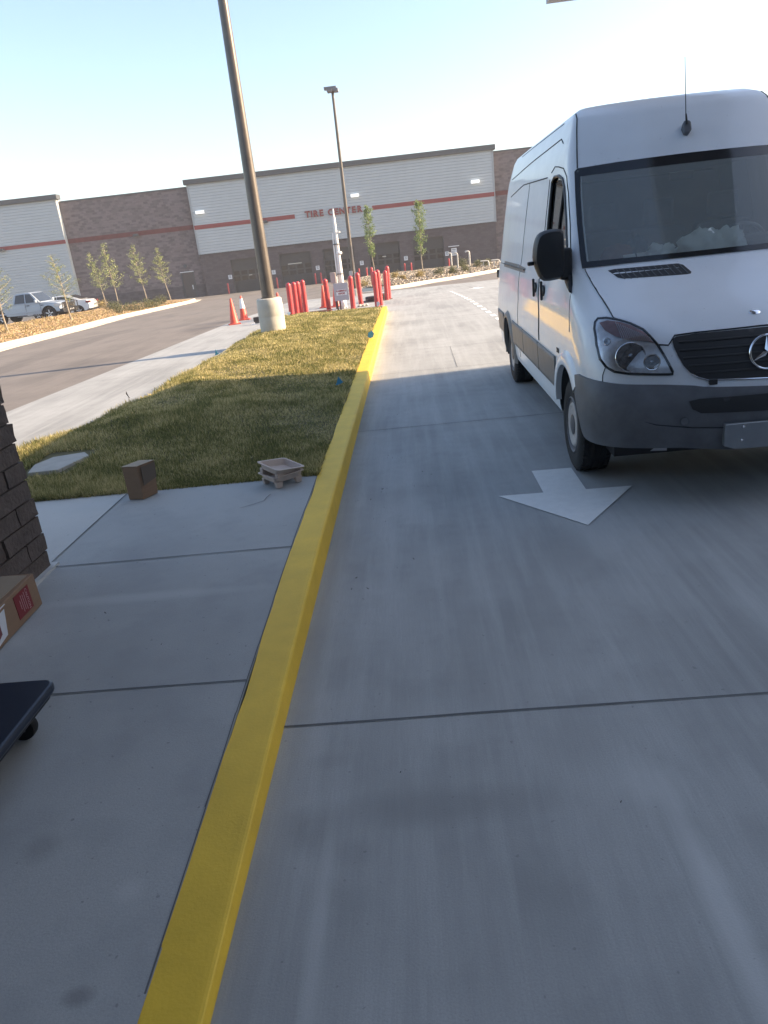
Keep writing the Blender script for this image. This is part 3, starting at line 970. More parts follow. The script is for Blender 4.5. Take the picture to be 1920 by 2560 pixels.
mb = wrap('bumper', lambda x, y: .385 if abs(x) > .5 else .352+.033*max(0, abs(x)-.2)/.3, bump_top, .014, -.30, None, None, 14, .014)
me = mb.mesh('bumper'); me.materials.append(M_TRIM)
bump = bpy.data.objects.new('bumper', me); COL.objects.link(bump)
sol = bump.modifiers.new('s', 'SOLIDIFY'); sol.thickness = -.012; sol.offset = 1
boolean(bump, [cutter(MB().lathe([(.462, s*.60), (.462, s*1.3)], 40, (0, -.02, .37), 'x')) for s in (-1, 1)])
bump.parent = v_t
bump.data.polygons.foreach_set('use_smooth', [True]*len(bump.data.polygons))
bm = bmesh.new(); bm.from_mesh(bump.data)
for e in bm.edges:
    if len(e.link_faces) == 2 and e.calc_face_angle(0) > .6: e.smooth = False
bm.to_mesh(bump.data); bm.free()
def castB(x, z):
    h, nn = castF(x, z)
    return (h+Vector((0, -.028, 0)), nn) if h is not None else (None, None)
sl = patch([(-.46, .688), (-.40, .70), (0, .703), (.40, .70), (.46, .688), (.44, .64), (.39, .612), (0, .60), (-.39, .612), (-.44, .64)], castB, .006, .03).build('lower_intake', M_GRILL, bump, True)
mb = MB()
sline(mb, [(-.975, .628), (-.918, .627), (-.80, .60), (-.64, .548), (-.43, .522), (-.26, .512), (.26, .512), (.43, .522), (.64, .548), (.80, .60), (.918, .627), (.975, .628)], castB, .004, .0025, .03)
mb.build('crease', M_SEAM, bump, True)
for s in (-1, 1):
    h, nn = castB(s*.485, .567)
    MB().lathe([(.024, 0), (.024, .006), (.019, .009), (.015, .004), (.001, .004)], 20, (0, 0, 0), 'y').build('tow_cap', M_TRIM, bump, True).location = (h.x, h.y-.012, h.z)
yb = -1.036
plt = MB().prism([(-.258, .40), (-.19, .375), (.19, .375), (.258, .40), (.258, .538), (-.258, .538)], yb-.008, yb+.03, MF).build('plate_bracket', M_PLATE, bump, bevel=.002)
MB().box((-.258, yb-.013, .534), (.258, yb-.007, .5405)).build('bright_edge', M_CHROME, plt)
for x, z in ((-.15, .515), (-.155, .43), (.15, .515), (.155, .43)):
    mb = MB().lathe([(.009, 0), (.009, .004), (.004, .006), (.001, .006)], 10, (0, 0, 0), 'y')
    mb.v = [(p[0]+x, yb-.008-p[1], p[2]+z) for p in mb.v]
    mb.build('screw', M_CHROME, plt)
# side strips, flares
for s, cst in ((-1, castR), (1, castL)):
    for (a, b) in ((.455, 1.285), (1.305, 2.28), (2.295, 3.22), (4.13, 4.83)):
        st = patch([(a, .55), (b, .55), (b, .80), (a, .80)], cst, .014, .06)
        # close the strip with an edge towards the body
        k = len(st.v)
        o = st.build('side_strip', M_STRIP, v_t, True)
        so = o.modifiers.new('s', 'SOLIDIFY'); so.thickness = .016; so.offset = -1
    for (yc, r0_, r1_, mm, a0, a1) in ((-.02, .44, .545, M_VAN, 12, 137), (3.665, .425, .50, M_STRIP, -8, 188)):
        mb = MB(); N = 40; n = 4
        for i in range(N+1):
            t = rad(a0+(a1-a0)*i/N)
            for (r_, o_) in ((r0_, -.015), (r0_, .028), (r0_+.02, .034), (r1_-.03, .026), (r1_, -.002)):
                y = yc+math.cos(t)*r_; z = .37+math.sin(t)*r_
                zq = max(z, .37); h, nn = cst(y, zq)
                x = s*(abs(h.x)+o_) if h is not None else s*(.98+o_)
                mb.v.append((x, y, z))
        for i in range(N):
            for j in range(n):
                q = i*5+j; mb.f.append((q, q+5, q+6, q+1))
        mb.build('wheel_arch', mm, v_t, auto=.9)
    mb = MB(); mb.box((s*.80, 4.115, .28), (s*.975, 4.13, .62)); mb.build('mud_flap', M_BLACK, v_t)
    for yy_, zz in ((1.555, 1.262), (1.115, 1.262)):
        h, nn = cst(yy_, zz)
        ho = MB().lathe([(.046, 0), (.046, .012), (.038, .02), (.001, .022)], 20, (0, 0, 0), 'x')
        ho.v = [(s*x+h.x, y*1.2+yy_, z+zz) for x, y, z in ho.v]
        hb = ho.build('door_handle', M_BLACK, v_t, True)
        MB().box((min(h.x+s*.012, h.x+s*.034), yy_-.012, zz-.08), (max(h.x+s*.012, h.x+s*.034), yy_+.012, zz+.08)).build('grip', M_BLACK, hb, bevel=.008)
    ro = patch([(2.36, 1.352), (4.26, 1.352), (4.26, 1.418), (2.9, 1.418), (2.36, 1.40)], cst, .004, .05).build('door_track', M_STRIP, v_t, True)
    MB().tube([(s*(abs(cst(3, 1.385)[0].x)+.008), 2.4, 1.383), (s*(abs(cst(3, 1.385)[0].x)+.008), 4.2, 1.388)], .008, 6).build('rail', M_GRILL, ro)
    rh = MB().box((s*.90, 4.885, 1.19), (s*.985, 4.935, 1.29)).build('door_hinge', M_BLACK, v_t, bevel=.01)
    h, nn = cst(.33, .865)
    # mirror
    mi = MB()
    prof = [(-1.215, 1.55), (-1.205, 1.66), (-1.18, 1.735), (-1.14, 1.765), (-1.06, 1.775), (-.985, 1.765), (-.975, 1.70), (-.975, 1.43), (-1.0, 1.395), (-1.13, 1.385), (-1.165, 1.41), (-1.19, 1.47)]
    prof = smoothpoly([(-s*x, z) for x, z in prof], 1)
    cxm, czm = s*1.09, 1.58
    rings = [(.64, .085), (.82, .10), (.91, .135), (.91, .20), (.90, .235)]
    n = len(prof)
    for sc_, y in rings:
        for x, z in prof: mi.v.append((cxm+(x-cxm)*sc_, y, czm+(z-czm)*sc_))
    for i in range(len(rings)-1):
        for j in range(n): mi.f.append((i*n+j, i*n+(j+1) % n, (i+1)*n+(j+1) % n, (i+1)*n+j))
    mi.f.append(tuple(range(n))); mi.f.append(tuple(len(rings)*n-1-j for j in range(n)))
    mo = mi.build('wing_mirror', M_BLACK, v_t, auto=.6)
    MB().prism([(cxm+(x-cxm)*.82, czm+(z-czm)*.82) for x, z in prof], .2355, .2365, MF).build('mirror_glass', M_CHROME, mo)
    MB().box((s*1.20 if s > 0 else -1.245, .15, 1.522), (s*1.245 if s > 0 else -1.20, .20, 1.55)).build('indicator', M_BLACK, mo, bevel=.008)
    ar = MB()
    P_ = [(.30, 1.56), (.24, 1.52), (.16, 1.47), (.06, 1.36), (.012, 1.312), (.09, 1.345), (.20, 1.39), (.36, 1.40), (.47, 1.40), (.5, 1.50), (.40, 1.56)]
    k = len(P_)
    ar = patch(P_, cst, .022, .03); tri = ar.build('mirror_mount', M_BLACK, mo, True)
    so = tri.modifiers.new('s', 'SOLIDIFY'); so.thickness = .03; so.offset = -1
    MB().prism([(s*.93, .12), (s*1.02, .11), (s*1.02, .24), (s*.93, .34)], 1.40, 1.62).build('mirror_arm', M_BLACK, mo, bevel=.02)
# wheels
def wheel(x, y, s):
    T = [(.205, -.105), (.232, -.117), (.29, -.1225), (.322, -.113), (.338, -.100), (.347, -.088)]
    for g0 in (-.062, -.022, .022, .062):
        T += [(.3505, g0-.006), (.342, g0-.005), (.342, g0+.005), (.3505, g0+.006)]
    T += [(.347, .088), (.338, .100), (.322, .113), (.29, .1225), (.232, .117), (.205, .105)]
    wo = thing('wheel', (x, y, .35), 0, None, None); wo.parent = v_t
    tb = MB().lathe(T+[(.19, .09), (.19, -.09), (.205, -.105)], 56, (0, 0, 0), 'x')
    tb.f = tb.f[:-2]
    tb.build('tyre', M_RUB, wo, auto=.5)
    # shoulder tread blocks
    tr = MB()
    for q in (-1, 1):
        tr = MB()
        for i in range(60):
            a = 2*PI*i/60
            m_ = Matrix.Rotation(a, 4, 'X')
            tr.box((min(q*.066, q*.098), -.011, .340), (max(q*.066, q*.098), .009, .3535), m_)
        tr.build('tread', M_RUB, wo)
    rp = [(.208, s*.102), (.214, s*.112), (.206, s*.118), (.198, s*.108), (.188, s*.085), (.176, s*.080)]
    MB().lathe(rp, 44, (0, 0, 0), 'x').build('rim_flange', M_STEEL, wo, auto=.8)
    d_ = MB().lathe([(.192, s*.07), (.180, s*.075), (.158, s*.106), (.140, s*.108), (.122, s*.100), (.112, s*.082), (.085, s*.078), (.075, s*.112), (.050, s*.118), (.001, s*.118)], 44, (0, 0, 0), 'x')
    d_.build('disc', M_STEEL, wo, auto=.6)
    MB().lathe([(.168, s*.103), (.160, s*.112), (.145, s*.114), (.134, s*.107)], 44, (0, 0, 0), 'x').build('worn_ring', M_RIMW, wo, auto=.8)
    for i in range(6):
        a = 2*PI*i/6
        MB().lathe([(.011, s*.08), (.011, s*.105), (.001, s*.107)], 6, (0, math.cos(a)*.098, math.sin(a)*.098), 'x').build('wheel_nut', M_STEEL, wo)
for x, y, s in ((-.862, 0, -1), (-.855, 3.665, -1), (.862, 0, 1), (.855, 3.665, 1)): wheel(x, y, s)
# aerial
ae = MB(); h, nn = castF(.03, 2.345)
k = h+Vector((0, -.002, 0))
ae.prism([(-.028, -.05), (.0, -.062), (.028, -.03), (.030, .03), (.015, .045), (-.02, .045), (-.034, .0)], -.045, .012, Matrix.Translation(k) @ Matrix.Rotation(rad(-25), 4, 'X') @ MF)
ao = ae.build('aerial_base', M_TRIM, v_t, bevel=.01)
MB().tube([k+Vector((-.005, -.035, .03)), k+Vector((-.012, -.03, .10))], [.009, .006], 8).build('aerial_foot', M_BLACK, ao, True)
MB().tube([k+Vector((-.012, -.03, .08)), k+Vector((-.03, -.02, .47))], [.0034, .002], 6).build('whip', M_BLACK, ao)
# lettering near the front wheel
def text_mesh(txt, size, depth, name, m, parent, mtx, bold=0, align='CENTER', sx=1, spacing=1):
    cu = bpy.data.curves.new(name, 'FONT'); cu.body = txt; cu.size = size; cu.extrude = depth; cu.offset = bold
    cu.align_x = align; cu.align_y = 'CENTER'; cu.space_character = spacing
    ot = bpy.data.objects.new('tmp', cu); COL.objects.link(ot)
    bpy.context.view_layer.update()
    me = bpy.data.meshes.new_from_object(ot.evaluated_get(bpy.context.evaluated_depsgraph_get()))
    bpy.data.objects.remove(ot); bpy.data.curves.remove(cu)
    me.transform(mtx @ Matrix.Diagonal((sx, 1, 1, 1)))
    return link(name, me, parent, m)
h, nn = castR(.355, .862)
Rm = Matrix(((0, 0, -1, h.x-.003), (-1, 0, 0, .355), (0, 1, 0, .862), (0, 0, 0, 1)))
text_mesh('2500', .052, .001, 'model_number', M_GRILL, v_t, Rm, .001)
# interior
M_SEAT = mat('seat_fabric_grey', (.10, .10, .105), .9, noise=.2, nscale=20)
M_DASH = mat('dashboard_grey', (.07, .075, .078), .8, noise=.2, nscale=9)
for x in (-.45, .0, .52):
    so = MB().box((x-.23, 1.15, 1.02), (x+.23, 1.28, 1.68)).build('seat', M_SEAT, v_t, bevel=.05)
    MB().box((x-.12, 1.17, 1.70), (x+.12, 1.26, 1.90)).build('headrest', M_SEAT, so, bevel=.03)
MB().prism([(.10, 1.492), (.36, 1.505), (.46, 1.49), (.52, 1.30), (.50, .9), (.10, .9)], -.74, .74, MS).build('dashboard', M_DASH, v_t, bevel=.008)
MB().box((-.78, 1.95, .8), (.78, 2.0, 2.10)).build('bulkhead', mat('bulkhead_grey', (.11, .11, .11), .8, noise=.3, nscale=4), v_t)
sw = MB(); cx_, cy_, cz_ = .42, .62, 1.47
Rw = Matrix.Translation((cx_, cy_, cz_)) @ Matrix.Rotation(rad(-62), 4, 'X')
sw.tube([Rw @ Vector((math.cos(t*2*PI/32)*.2, math.sin(t*2*PI/32)*.2, 0)) for t in range(33)], .015, 8)
for a in (20, 160, 270): sw.tube([Rw @ Vector((0, 0, 0)), Rw @ Vector((math.cos(rad(a))*.2, math.sin(rad(a))*.2, 0))], .02, 6)
sw.build('steering_wheel', M_TRIM, v_t, True)
MB().box((.16, .12, 1.50), (.72, .42, 1.575)).build('instrument_hood', M_DASH, v_t, bevel=.03)
MB().box((-.09, .66, 2.0), (.09, .68, 2.06)).build('rear_view_mirror', M_BLACK, v_t, bevel=.008)
hbm.free()
# ------------------------------------------------------------------ tire centre building
def brickmat(name, c1, c2, mort, sx=.4, sy=.2, blotch=.5):
    m = bpy.data.materials.new(name); m.use_nodes = True
    n = m.node_tree.nodes; l = m.node_tree.links; b = n['Principled BSDF']; b.inputs['Roughness'].default_value = .9
    tc = n.new('ShaderNodeTexCoord'); sp = n.new('ShaderNodeSeparateXYZ'); cb = n.new('ShaderNodeCombineXYZ')
    l.new(tc.outputs['Object'], sp.inputs[0]); l.new(sp.outputs[0], cb.inputs[0]); l.new(sp.outputs[2], cb.inputs[1])
    bt = n.new('ShaderNodeTexBrick'); bt.inputs['Scale'].default_value = 1
    bt.inputs['Brick Width'].default_value = sx; bt.inputs['Row Height'].default_value = sy; bt.inputs['Mortar Size'].default_value = .012
    bt.inputs['Bias'].default_value = -.35
    bt.inputs['Color1'].default_value = (*c1, 1); bt.inputs['Color2'].default_value = (*c2, 1); bt.inputs['Mortar'].default_value = (*mort, 1)
    l.new(cb.outputs[0], bt.inputs['Vector'])
    # scattered dark runs of brick
    mp = n.new('ShaderNodeMapping'); mp.inputs['Scale'].default_value = (.9, 2.6, 1); l.new(cb.outputs[0], mp.inputs[0])
    t = n.new('ShaderNodeTexNoise'); t.inputs['Scale'].default_value = 1.5; t.inputs['Detail'].default_value = 3; l.new(mp.outputs[0], t.inputs['Vector'])
    r = n.new('ShaderNodeMapRange'); r.inputs[1].default_value = .56; r.inputs[2].default_value = .68; r.inputs[3].default_value = 0; r.inputs[4].default_value = blotch
    l.new(t.outputs[0], r.inputs[0])
    mx = n.new('ShaderNodeMix'); mx.data_type = 'RGBA'; l.new(r.outputs[0], mx.inputs[0]); l.new(bt.outputs[0], mx.inputs[6]); mx.inputs[7].default_value = (*c2, 1)
    l.new(mx.outputs[2], b.inputs['Base Color'])
    return m
M_BRICK = brickmat('brown_brick', (.20, .16, .16), (.085, .066, .07), (.165, .14, .14))
M_BRICKD = brickmat('dark_base_brick', (.115, .095, .10), (.07, .057, .06), (.09, .075, .08), blotch=.35)
M_SIDE = mat('ribbed_siding_grey', (.455, .485, .50), .55, noise=.06, nscale=.7)
M_CAP = mat('parapet_cap_grey', (.075, .08, .088), .5)
M_BAND = mat('dark_red_band', (.26, .045, .045), .5, noise=.1, nscale=2)
M_BANDB = mat('red_painted_brick', (.17, .05, .05), .85, noise=.3, nscale=3)
M_DOORP = mat('door_panel_grey', (.055, .052, .053), .5)
M_DGLASS = mat('dark_door_glass', (.03, .03, .032), .12)
M_WHITE = mat('sign_white', (.78, .78, .78), .5)
M_LAMPW = mat('lit_wall_lamp', (.95, .95, .93), .5, emit=.25)
M_DKMET = mat('dark_bronze_metal', (.14, .12, .105), .35, metal=.3, noise=.25, nscale=4)
M_REDL = mat('sign_letter_red', (.24, .05, .05), .5)
BA = math.atan(.04)
B = thing('tire_shop', (0, 72, -1.22), BA, 'long shop with grey ribbed siding, red band and brown brick behind the road', 'building')
def bpart(name, m, mb, parent=None, **k): return mb.build(name, m, parent or B, **k)
Z0 = 1.22
def siding(x0, x1, z0, z1, y):
    """lapped horizontal ribs, real steps"""
    mb = MB(); z = z0; p = .245
    prof = []
    while z < z1-.01:
        t = min(z+p, z1)
        prof += [(-.040, z), (-.040, z+(t-z)*.80), (0, t-.004), (0, t)]
        z += p
    prof = [(y+a, b+Z0) for a, b in prof] + [(y+.2, z1+Z0), (y+.2, z0+Z0)]
    k = len(prof)
    for x in (x0, x1):
        mb.v += [(x, a, b) for a, b in prof]
    for i in range(k): j = (i+1) % k; mb.f.append((i, j, k+j, k+i))
    mb.f += [tuple(range(k)), tuple(2*k-1-i for i in range(k))]
    return mb
YF = -.0
# main volume: x -19.25 .. 8.45
doors = [(-16.5, -13.6), (-11.95, -8.95), (-7.82, -4.88), (-3.52, -.62), (.60, 3.50)]
segs = []
xa = -19.2
for a, b in doors: segs.append((xa, a)); xa = b
segs.append((xa, 8.4))
mb = MB()
for a, b in segs: mb.box((a, YF, 0), (b, YF+.35, 1.78+Z0))
mb.box((-19.2, YF+.001, 1.782+Z0), (8.4, YF+.35, 2.53+Z0))
lower = bpart('brick_base_wall', M_BRICKD, mb)
bpart('siding', M_SIDE, siding(-19.27, 8.45, 2.53, 8.55, -.06))
bpart('parapet_cap', M_CAP, MB().box((-19.5, -.32, 8.50+Z0), (8.65, .4, 8.93+Z0)), bevel=.03)
bpart('corner_trim', M_SIDE, MB().box((-19.30, -.10, 2.5+Z0), (-19.12, .15, 8.5+Z0)))
bpart('corner_trim', M_SIDE, MB().box((8.30, -.10, 2.5+Z0), (8.48, .15, 8.5+Z0)))
bpart('base_flashing', M_CAP, MB().box((-19.29, -.10, 2.48+Z0), (8.47, .0, 2.55+Z0)))
bpart('roof', M_CAP, MB().box((-50, .5, 8.0+Z0), (32, 24, 8.12+Z0)))
# brick volumes
bpart('brick_wall', M_BRICK, MB().box((-31.3, .45, 0), (-19.2, .8, 8.3+Z0)))
bpart('brick_plinth', M_BRICKD, MB().box((-31.3, .38, 0), (-21.45, .45, 1.15)).box((-20.25, .38, 0), (-19.31, .45, 1.15)))
bpart('brick_cap', M_CAP, MB().box((-31.2, .38, 8.3+Z0), (-19.2, .85, 8.42+Z0)))
bpart('brick_wall', M_BRICK, MB().box((8.4, .45, 0), (30, .8, 8.32+Z0)))
bpart('brick_cap', M_CAP, MB().box((8.48, .38, 8.32+Z0), (30, .85, 8.44+Z0)))
bpart('red_band', M_BANDB, MB().box((-31.25, .425, 4.78+Z0), (-19.31, .45, 5.17+Z0)))
bpart('red_band', M_BANDB, MB().box((8.49, .425, 4.72+Z0), (30, .45, 5.10+Z0)))
# left siding volume
bpart('siding', M_SIDE, siding(-50, -31.3, .0-Z0+.3, 8.6, -.06))
bpart('parapet_cap', M_CAP, MB().box((-50, -.32, 8.56+Z0), (-31.05, .6, 8.98+Z0)), bevel=.03)
bpart('red_band', M_BAND, MB().box((-50, -.12, 4.80+Z0), (-31.28, -.092, 5.13+Z0)))
bpart('red_band', M_BAND, MB().box((-19.25, -.12, 4.70+Z0), (-9.92, -.092, 5.06+Z0)))
bpart('red_band', M_BAND, MB().box((-2.78, -.12, 4.68+Z0), (8.4, -.092, 5.04+Z0)))
bpart('side_wall', M_SIDE, MB().box((-31.5, -.05, 0), (-31.28, 1, 8.56+Z0)))
bpart('side_wall', M_BRICK, MB().box((-50, .9, 0), (30, 1.0, 8.0+Z0)))
# roll-up doors
for a, b in doors:
    d = bpart('roll_up_door', M_DOORP, MB().box((a, YF+.24, 0), (b, YF+.30, 1.78+Z0)))
    hgt = 1.78+Z0
    for r in range(6):
        z = hgt*r/6
        MB().box((a+.02, YF+.225, z+.02), (b-.02, YF+.24, z+.075)).build('rail', M_DOORP, d)
        if r in (2, 3):
            for c_ in range(4):
                w_ = (b-a)/4
                MB().box((a+c_*w_+.09, YF+.232, z+.10), (a+(c_+1)*w_-.09, YF+.239, z+hgt/6-.05)).build('window_pane', M_DGLASS, d)
    MB().box((a+.0, YF+.10, -.0), (a+.06, YF+.24, hgt)).build('door_track', M_CAP, d)
    MB().box((b-.06, YF+.10, -.0), (b, YF+.24, hgt)).build('door_track', M_CAP, d)
# pale bars painted as glints of reflected light in the bays
for x, z, w_ in ((-11.2, 2.02, 1.3), (-15.0, 1.45, .3), (1.1, 1.9, .25), (-2.3, 1.75, .35)):
    bpart('bay_glint', mat('pale_bay_glint', (.55, .52, .45), .6), MB().box((x, YF+.20, z), (x+w_, YF+.22, z+.08)))
# service door
d = bpart('service_door', mat('brown_steel_door', (.075, .06, .058), .5), MB().box((-21.33, .40, 0), (-20.30, .45, 1.06+Z0)))
MB().box((-21.42, .36, 0), (-21.33, .45, 1.13+Z0)).build('door_frame', M_CAP, d)
MB().box((-20.30, .36, 0), (-20.21, .45, 1.13+Z0)).build('door_frame', M_CAP, d)
MB().box((-21.45, .30, 1.13+Z0), (-20.18, .45, 1.19+Z0)).build('drip_edge', M_WHITE, d)
MB().box((-20.53, .37, -.45+Z0), (-20.45, .40, -.05+Z0)).build('handle', M_WHITE, d)
bpart('wall_vent', M_CAP, MB().lathe([(.16, .30), (.16, .45)], 16, (-20.87, 0, 1.7+Z0), 'y'))
for x, z in ((-18.83, 6.0), (-4.62, 5.93), (6.33, 5.93)):
    bpart('wall_lamp', M_LAMPW, MB().box((x, -.42, z+Z0), (x+.74, -.09, z+.26+Z0)), bevel=.02)
for x, z, y in ((-12.95, 4.62, -.1), (-37.5, 4.75, -.1), (-25.1, 4.75, .42)):
    o = bpart('wall_light', M_CAP, MB().prism([(0, 0), (.55, 0), (.42, .2), (.13, .2)], y-.45, y, Matrix.Translation((x, 0, z+Z0)) @ MF))
bpart('awning_bar', M_WHITE, MB().box((3.9, -.12, .76+Z0), (4.9, -.0, .83+Z0)))
bpart('floor_apron', M_GKERB, MB().box((-31, -1.6, -.02), (8.4, .3, .03)))

# sign letters
S = thing('shop_sign', (0, 72, -1.22), BA, 'dark red TIRE CENTER letters mounted on the grey siding between the red bands', 'sign')
def letters(word, x0, x1, zc, size):
    cu = bpy.data.curves.new('t', 'FONT'); cu.body = word; cu.size = size
    n = len(word)
    wd = {'I': .42, 'T': 1, 'E': .95, 'R': 1.05, 'C': 1.05, 'N': 1.08}
    tot = sum(wd[c] for c in word); x = x0
    for c in word:
        w_ = wd[c]/tot*(x1-x0)
        o = text_mesh(c, size, .06, 'letter', M_REDL, S, Matrix(((1, 0, 0, x+w_/2), (0, 0, -1, -.16), (0, 1, 0, zc+Z0), (0, 0, 0, 1))), .032)
        x += w_
    bpy.data.curves.remove(cu)
letters('TIRE', -9.0, -7.22, 4.90, .72)
letters('CENTER', -6.88, -3.68, 4.87, .72)

# small white signs on the piers
where = ['left of the first bay seen beyond the big lamp post', 'between the first and second bay doors from the left', 'between the second and third bay doors from the left',
         'between the third and fourth bay doors from the left', 'between the fourth and fifth bay doors from the left', 'right of the last bay door, left of the larger notice']
for k, (x, z) in enumerate(((-16.62, .28), (-12.62, .27), (-8.45, .22), (-4.28, .22), (-.12, .20), (3.73, .2))):
    if k == 0: x = -16.75
    t = thing('bay_sign', (0, 72, -1.22), BA, 'small square white sign '+where[k], 'sign', 'small white signs on the brick piers')
    MB().box((x-.17, -.04, z-.18+Z0), (x+.17, -.003, z+.19+Z0)).build('panel', M_WHITE, t)
    text_mesh(str(k+1), .3, .002, 'number', M_CAP, t, Matrix(((1, 0, 0, x), (0, 0, -1, -.045), (0, 1, 0, z+Z0), (0, 0, 0, 1)))) if False else None
    mb = MB()
    for r in range(3):
        MB().box((x-.11, -.044, z+.10-.09*r+Z0), (x+.11-.03*(r % 2), -.041, z+.14-.09*r+Z0)).build('printed_line', M_CAP, t)
t = thing('notice_sign', (0, 72, -1.22), BA, 'tall white notice on dark brick right of the last bay door', 'sign')
MB().box((4.16, -.04, -.02+Z0), (4.66, -.003, .62+Z0)).build('panel', M_WHITE, t)
for r in range(4): MB().box((4.22, -.044, .48-.14*r+Z0), (4.58-.06*(r % 2), -.041, .53-.14*r+Z0)).build('printed_line', M_CAP, t)

# ------------------------------------------------------------------ light poles
M_PBASE = mat('pole_base_concrete', (.56, .53, .46), .9, noise=.18, nscale=5, bump=.3)
px_, py_ = -2.96, 15.72
t = thing('lamp_post', (px_, py_, lawnz(px_, py_)), 0, 'tall thick bronze light pole on a round concrete base at the edge of the grass', 'lamp post')
mb = MB()
mb.lathe([(.265, -.15), (.268, .12), (.27, .30), (.267, .31), (.27, .32), (.268, .52), (.262, .645), (.250, .668), (.235, .675), (.001, .676)], 40, (0, 0, 0))
mb.build('concrete_base', M_PBASE, t, auto=.6)
MB().lathe([(.155, .676), (.155, .70), (.138, .702)] + [(.138-.0088*z, .70+z) for z in (0, 1, 2, 3, 4, 5, 6, 7, 7.6)], 28).build('pole', M_DKMET, t, auto=.8)
for a in (0, PI):
    m_ = Matrix.Rotation(a, 4, 'Z')
    MB().box((.05, -.04, 8.1), (.7, .04, 8.16), m_).build('arm', M_DKMET, t)
    MB().box((.5, -.18, 8.05), (1.1, .18, 8.18), m_).build('lamp_head', M_DKMET, t, bevel=.02)
py2 = 33.5; px2 = -2.42
t = thing('lamp_post', (px2, py2, gz(py2)), 0, 'slim far light pole with two flat lamp heads, standing behind the red bollards', 'lamp post')
top = 1.79+5.41*py2/30-gz(py2)
MB().lathe([(.22, -.1), (.22, .28), (.2, .3), (.001, .3)], 24).build('concrete_base', M_PBASE, t, auto=.6)
MB().lathe([(.088, .3), (.080, 2), (.068, 5), (.055, top-.1), (.055, top)], 16).build('pole', M_DKMET, t, auto=.8)
MG = mat('lamp_head_grey', (.20, .19, .20), .5)
h1 = MB().box((-.33, -.15, top-.02), (.17, .15, top+.07)).build('lamp_head', MG, t, bevel=.01)
MB().box((-.20, -.45, top-.16), (.02, -.02, top-.07)).build('lamp_head', MG, t, bevel=.01)
MB().box((.05, -.40, top-.16), (.25, .02, top-.05)).build('lamp_head', MG, t, bevel=.01)
MB().box((-.17, -.16, .86), (-.02, -.09, 1.06)).build('switch_box', mat('electrical_box_grey', (.38, .36, .36), .5), t, bevel=.01)
MB().box((.04, -.16, .80), (.14, -.09, .97)).build('switch_box', bpy.data.materials['electrical_box_grey'], t, bevel=.01)
MB().tube([(.09, -.12, .1), (.09, -.12, 1.2), (.06, -.12, 2.1)], .018, 8).build('conduit', MG, t)

# ------------------------------------------------------------------ bollards
M_BOL = mat('bollard_red', (.50, .055, .06), .42, noise=.15, nscale=6, coat=.3)
def lathe_bol(h=1.0, r=.078):
    mb = MB()
    prof = [(r*1.02, -.03), (r, .02)]+[(r*.995, z*h) for z in (.2, .45)]+[(r*.985, h*.86)]+[(r*.985*math.cos(a), h-r+r*math.sin(a)) for a in [i*PI/2/7 for i in range(0, 7)]]+[(.002, h)]
    return mb.lathe(prof, 24)
b0m = lathe_bol().mesh('sleeve'); b0m.materials.append(M_BOL); b0m.polygons.foreach_set('use_smooth', [True]*len(b0m.polygons))
M_BFOOT = mat('bollard_footing', (.42, .38, .32), .9)
ftm = MB().lathe([(.11, -.02), (.108, .008), (.09, .014), (.001, .015)], 20).mesh('footing'); ftm.materials.append(M_BFOOT)
BOLL = [(-3.58, 22.3, 1.0, 'leftmost of the four red bollards packed together behind the grass'), (-3.49, 22.75, 1.0, 'second from the left of the four red bollards packed together'),
        (-3.41, 23.2, 1.0, 'third from the left of the four red bollards packed together'), (-3.35, 23.75, 1.02, 'rightmost of the four red bollards packed together behind the grass'),
        (-2.56, 23.3, .98, 'lone red bollard just left of the flammable vapors sign'), (-1.80, 23.2, .99, 'red bollard just right of the flammable vapors sign'),
        (-1.62, 24.4, 1.05, 'red bollard standing behind and right of the one beside the sign'),
        (-1.03, 22.9, 1.05, 'front red bollard of the pair at the end of the yellow kerb'), (-.94, 23.35, 1.08, 'rear red bollard of the pair at the end of the yellow kerb'),
        (-.83, 26.4, 1.0, 'front red bollard of the rightmost pair beside the concrete lane'), (-.77, 27.0, 1.14, 'rear red bollard of the rightmost pair beside the concrete lane'),
        (-1.80, 37.6, .98, 'small far red bollard at the tip of the gravel bed')]
for i, (x, y, h, lab) in enumerate(BOLL):
    t = thing('bollard', (x, y, gz(y)+(.12 if y > 36 else 0)), 0, lab, 'bollard', 'red bollards round the tank area')
    t.scale = (1, 1, h)
    t.rotation_euler = (rad(1.1*math.sin(i*2.3)), rad(1.2*math.sin(i*1.7+1)), i)
    o = bpy.data.objects.new('sleeve', b0m); COL.objects.link(o); o.parent = t
    o = bpy.data.objects.new('footing', ftm); COL.objects.link(o); o.parent = t
for i, x in enumerate((-16.85, -13.3, -12.25, -8.65, -8.12, -4.55, -3.85, -.3, .3, 3.8)):
    t = thing('bollard', (x*math.cos(BA), 70.9+x*.04, -1.19), 0, 'dim red bollard guarding a bay door of the shop', 'bollard', 'dim red bollards at the bay doors')
    o = bpy.data.objects.new('sleeve', b0m); COL.objects.link(o); o.parent = t

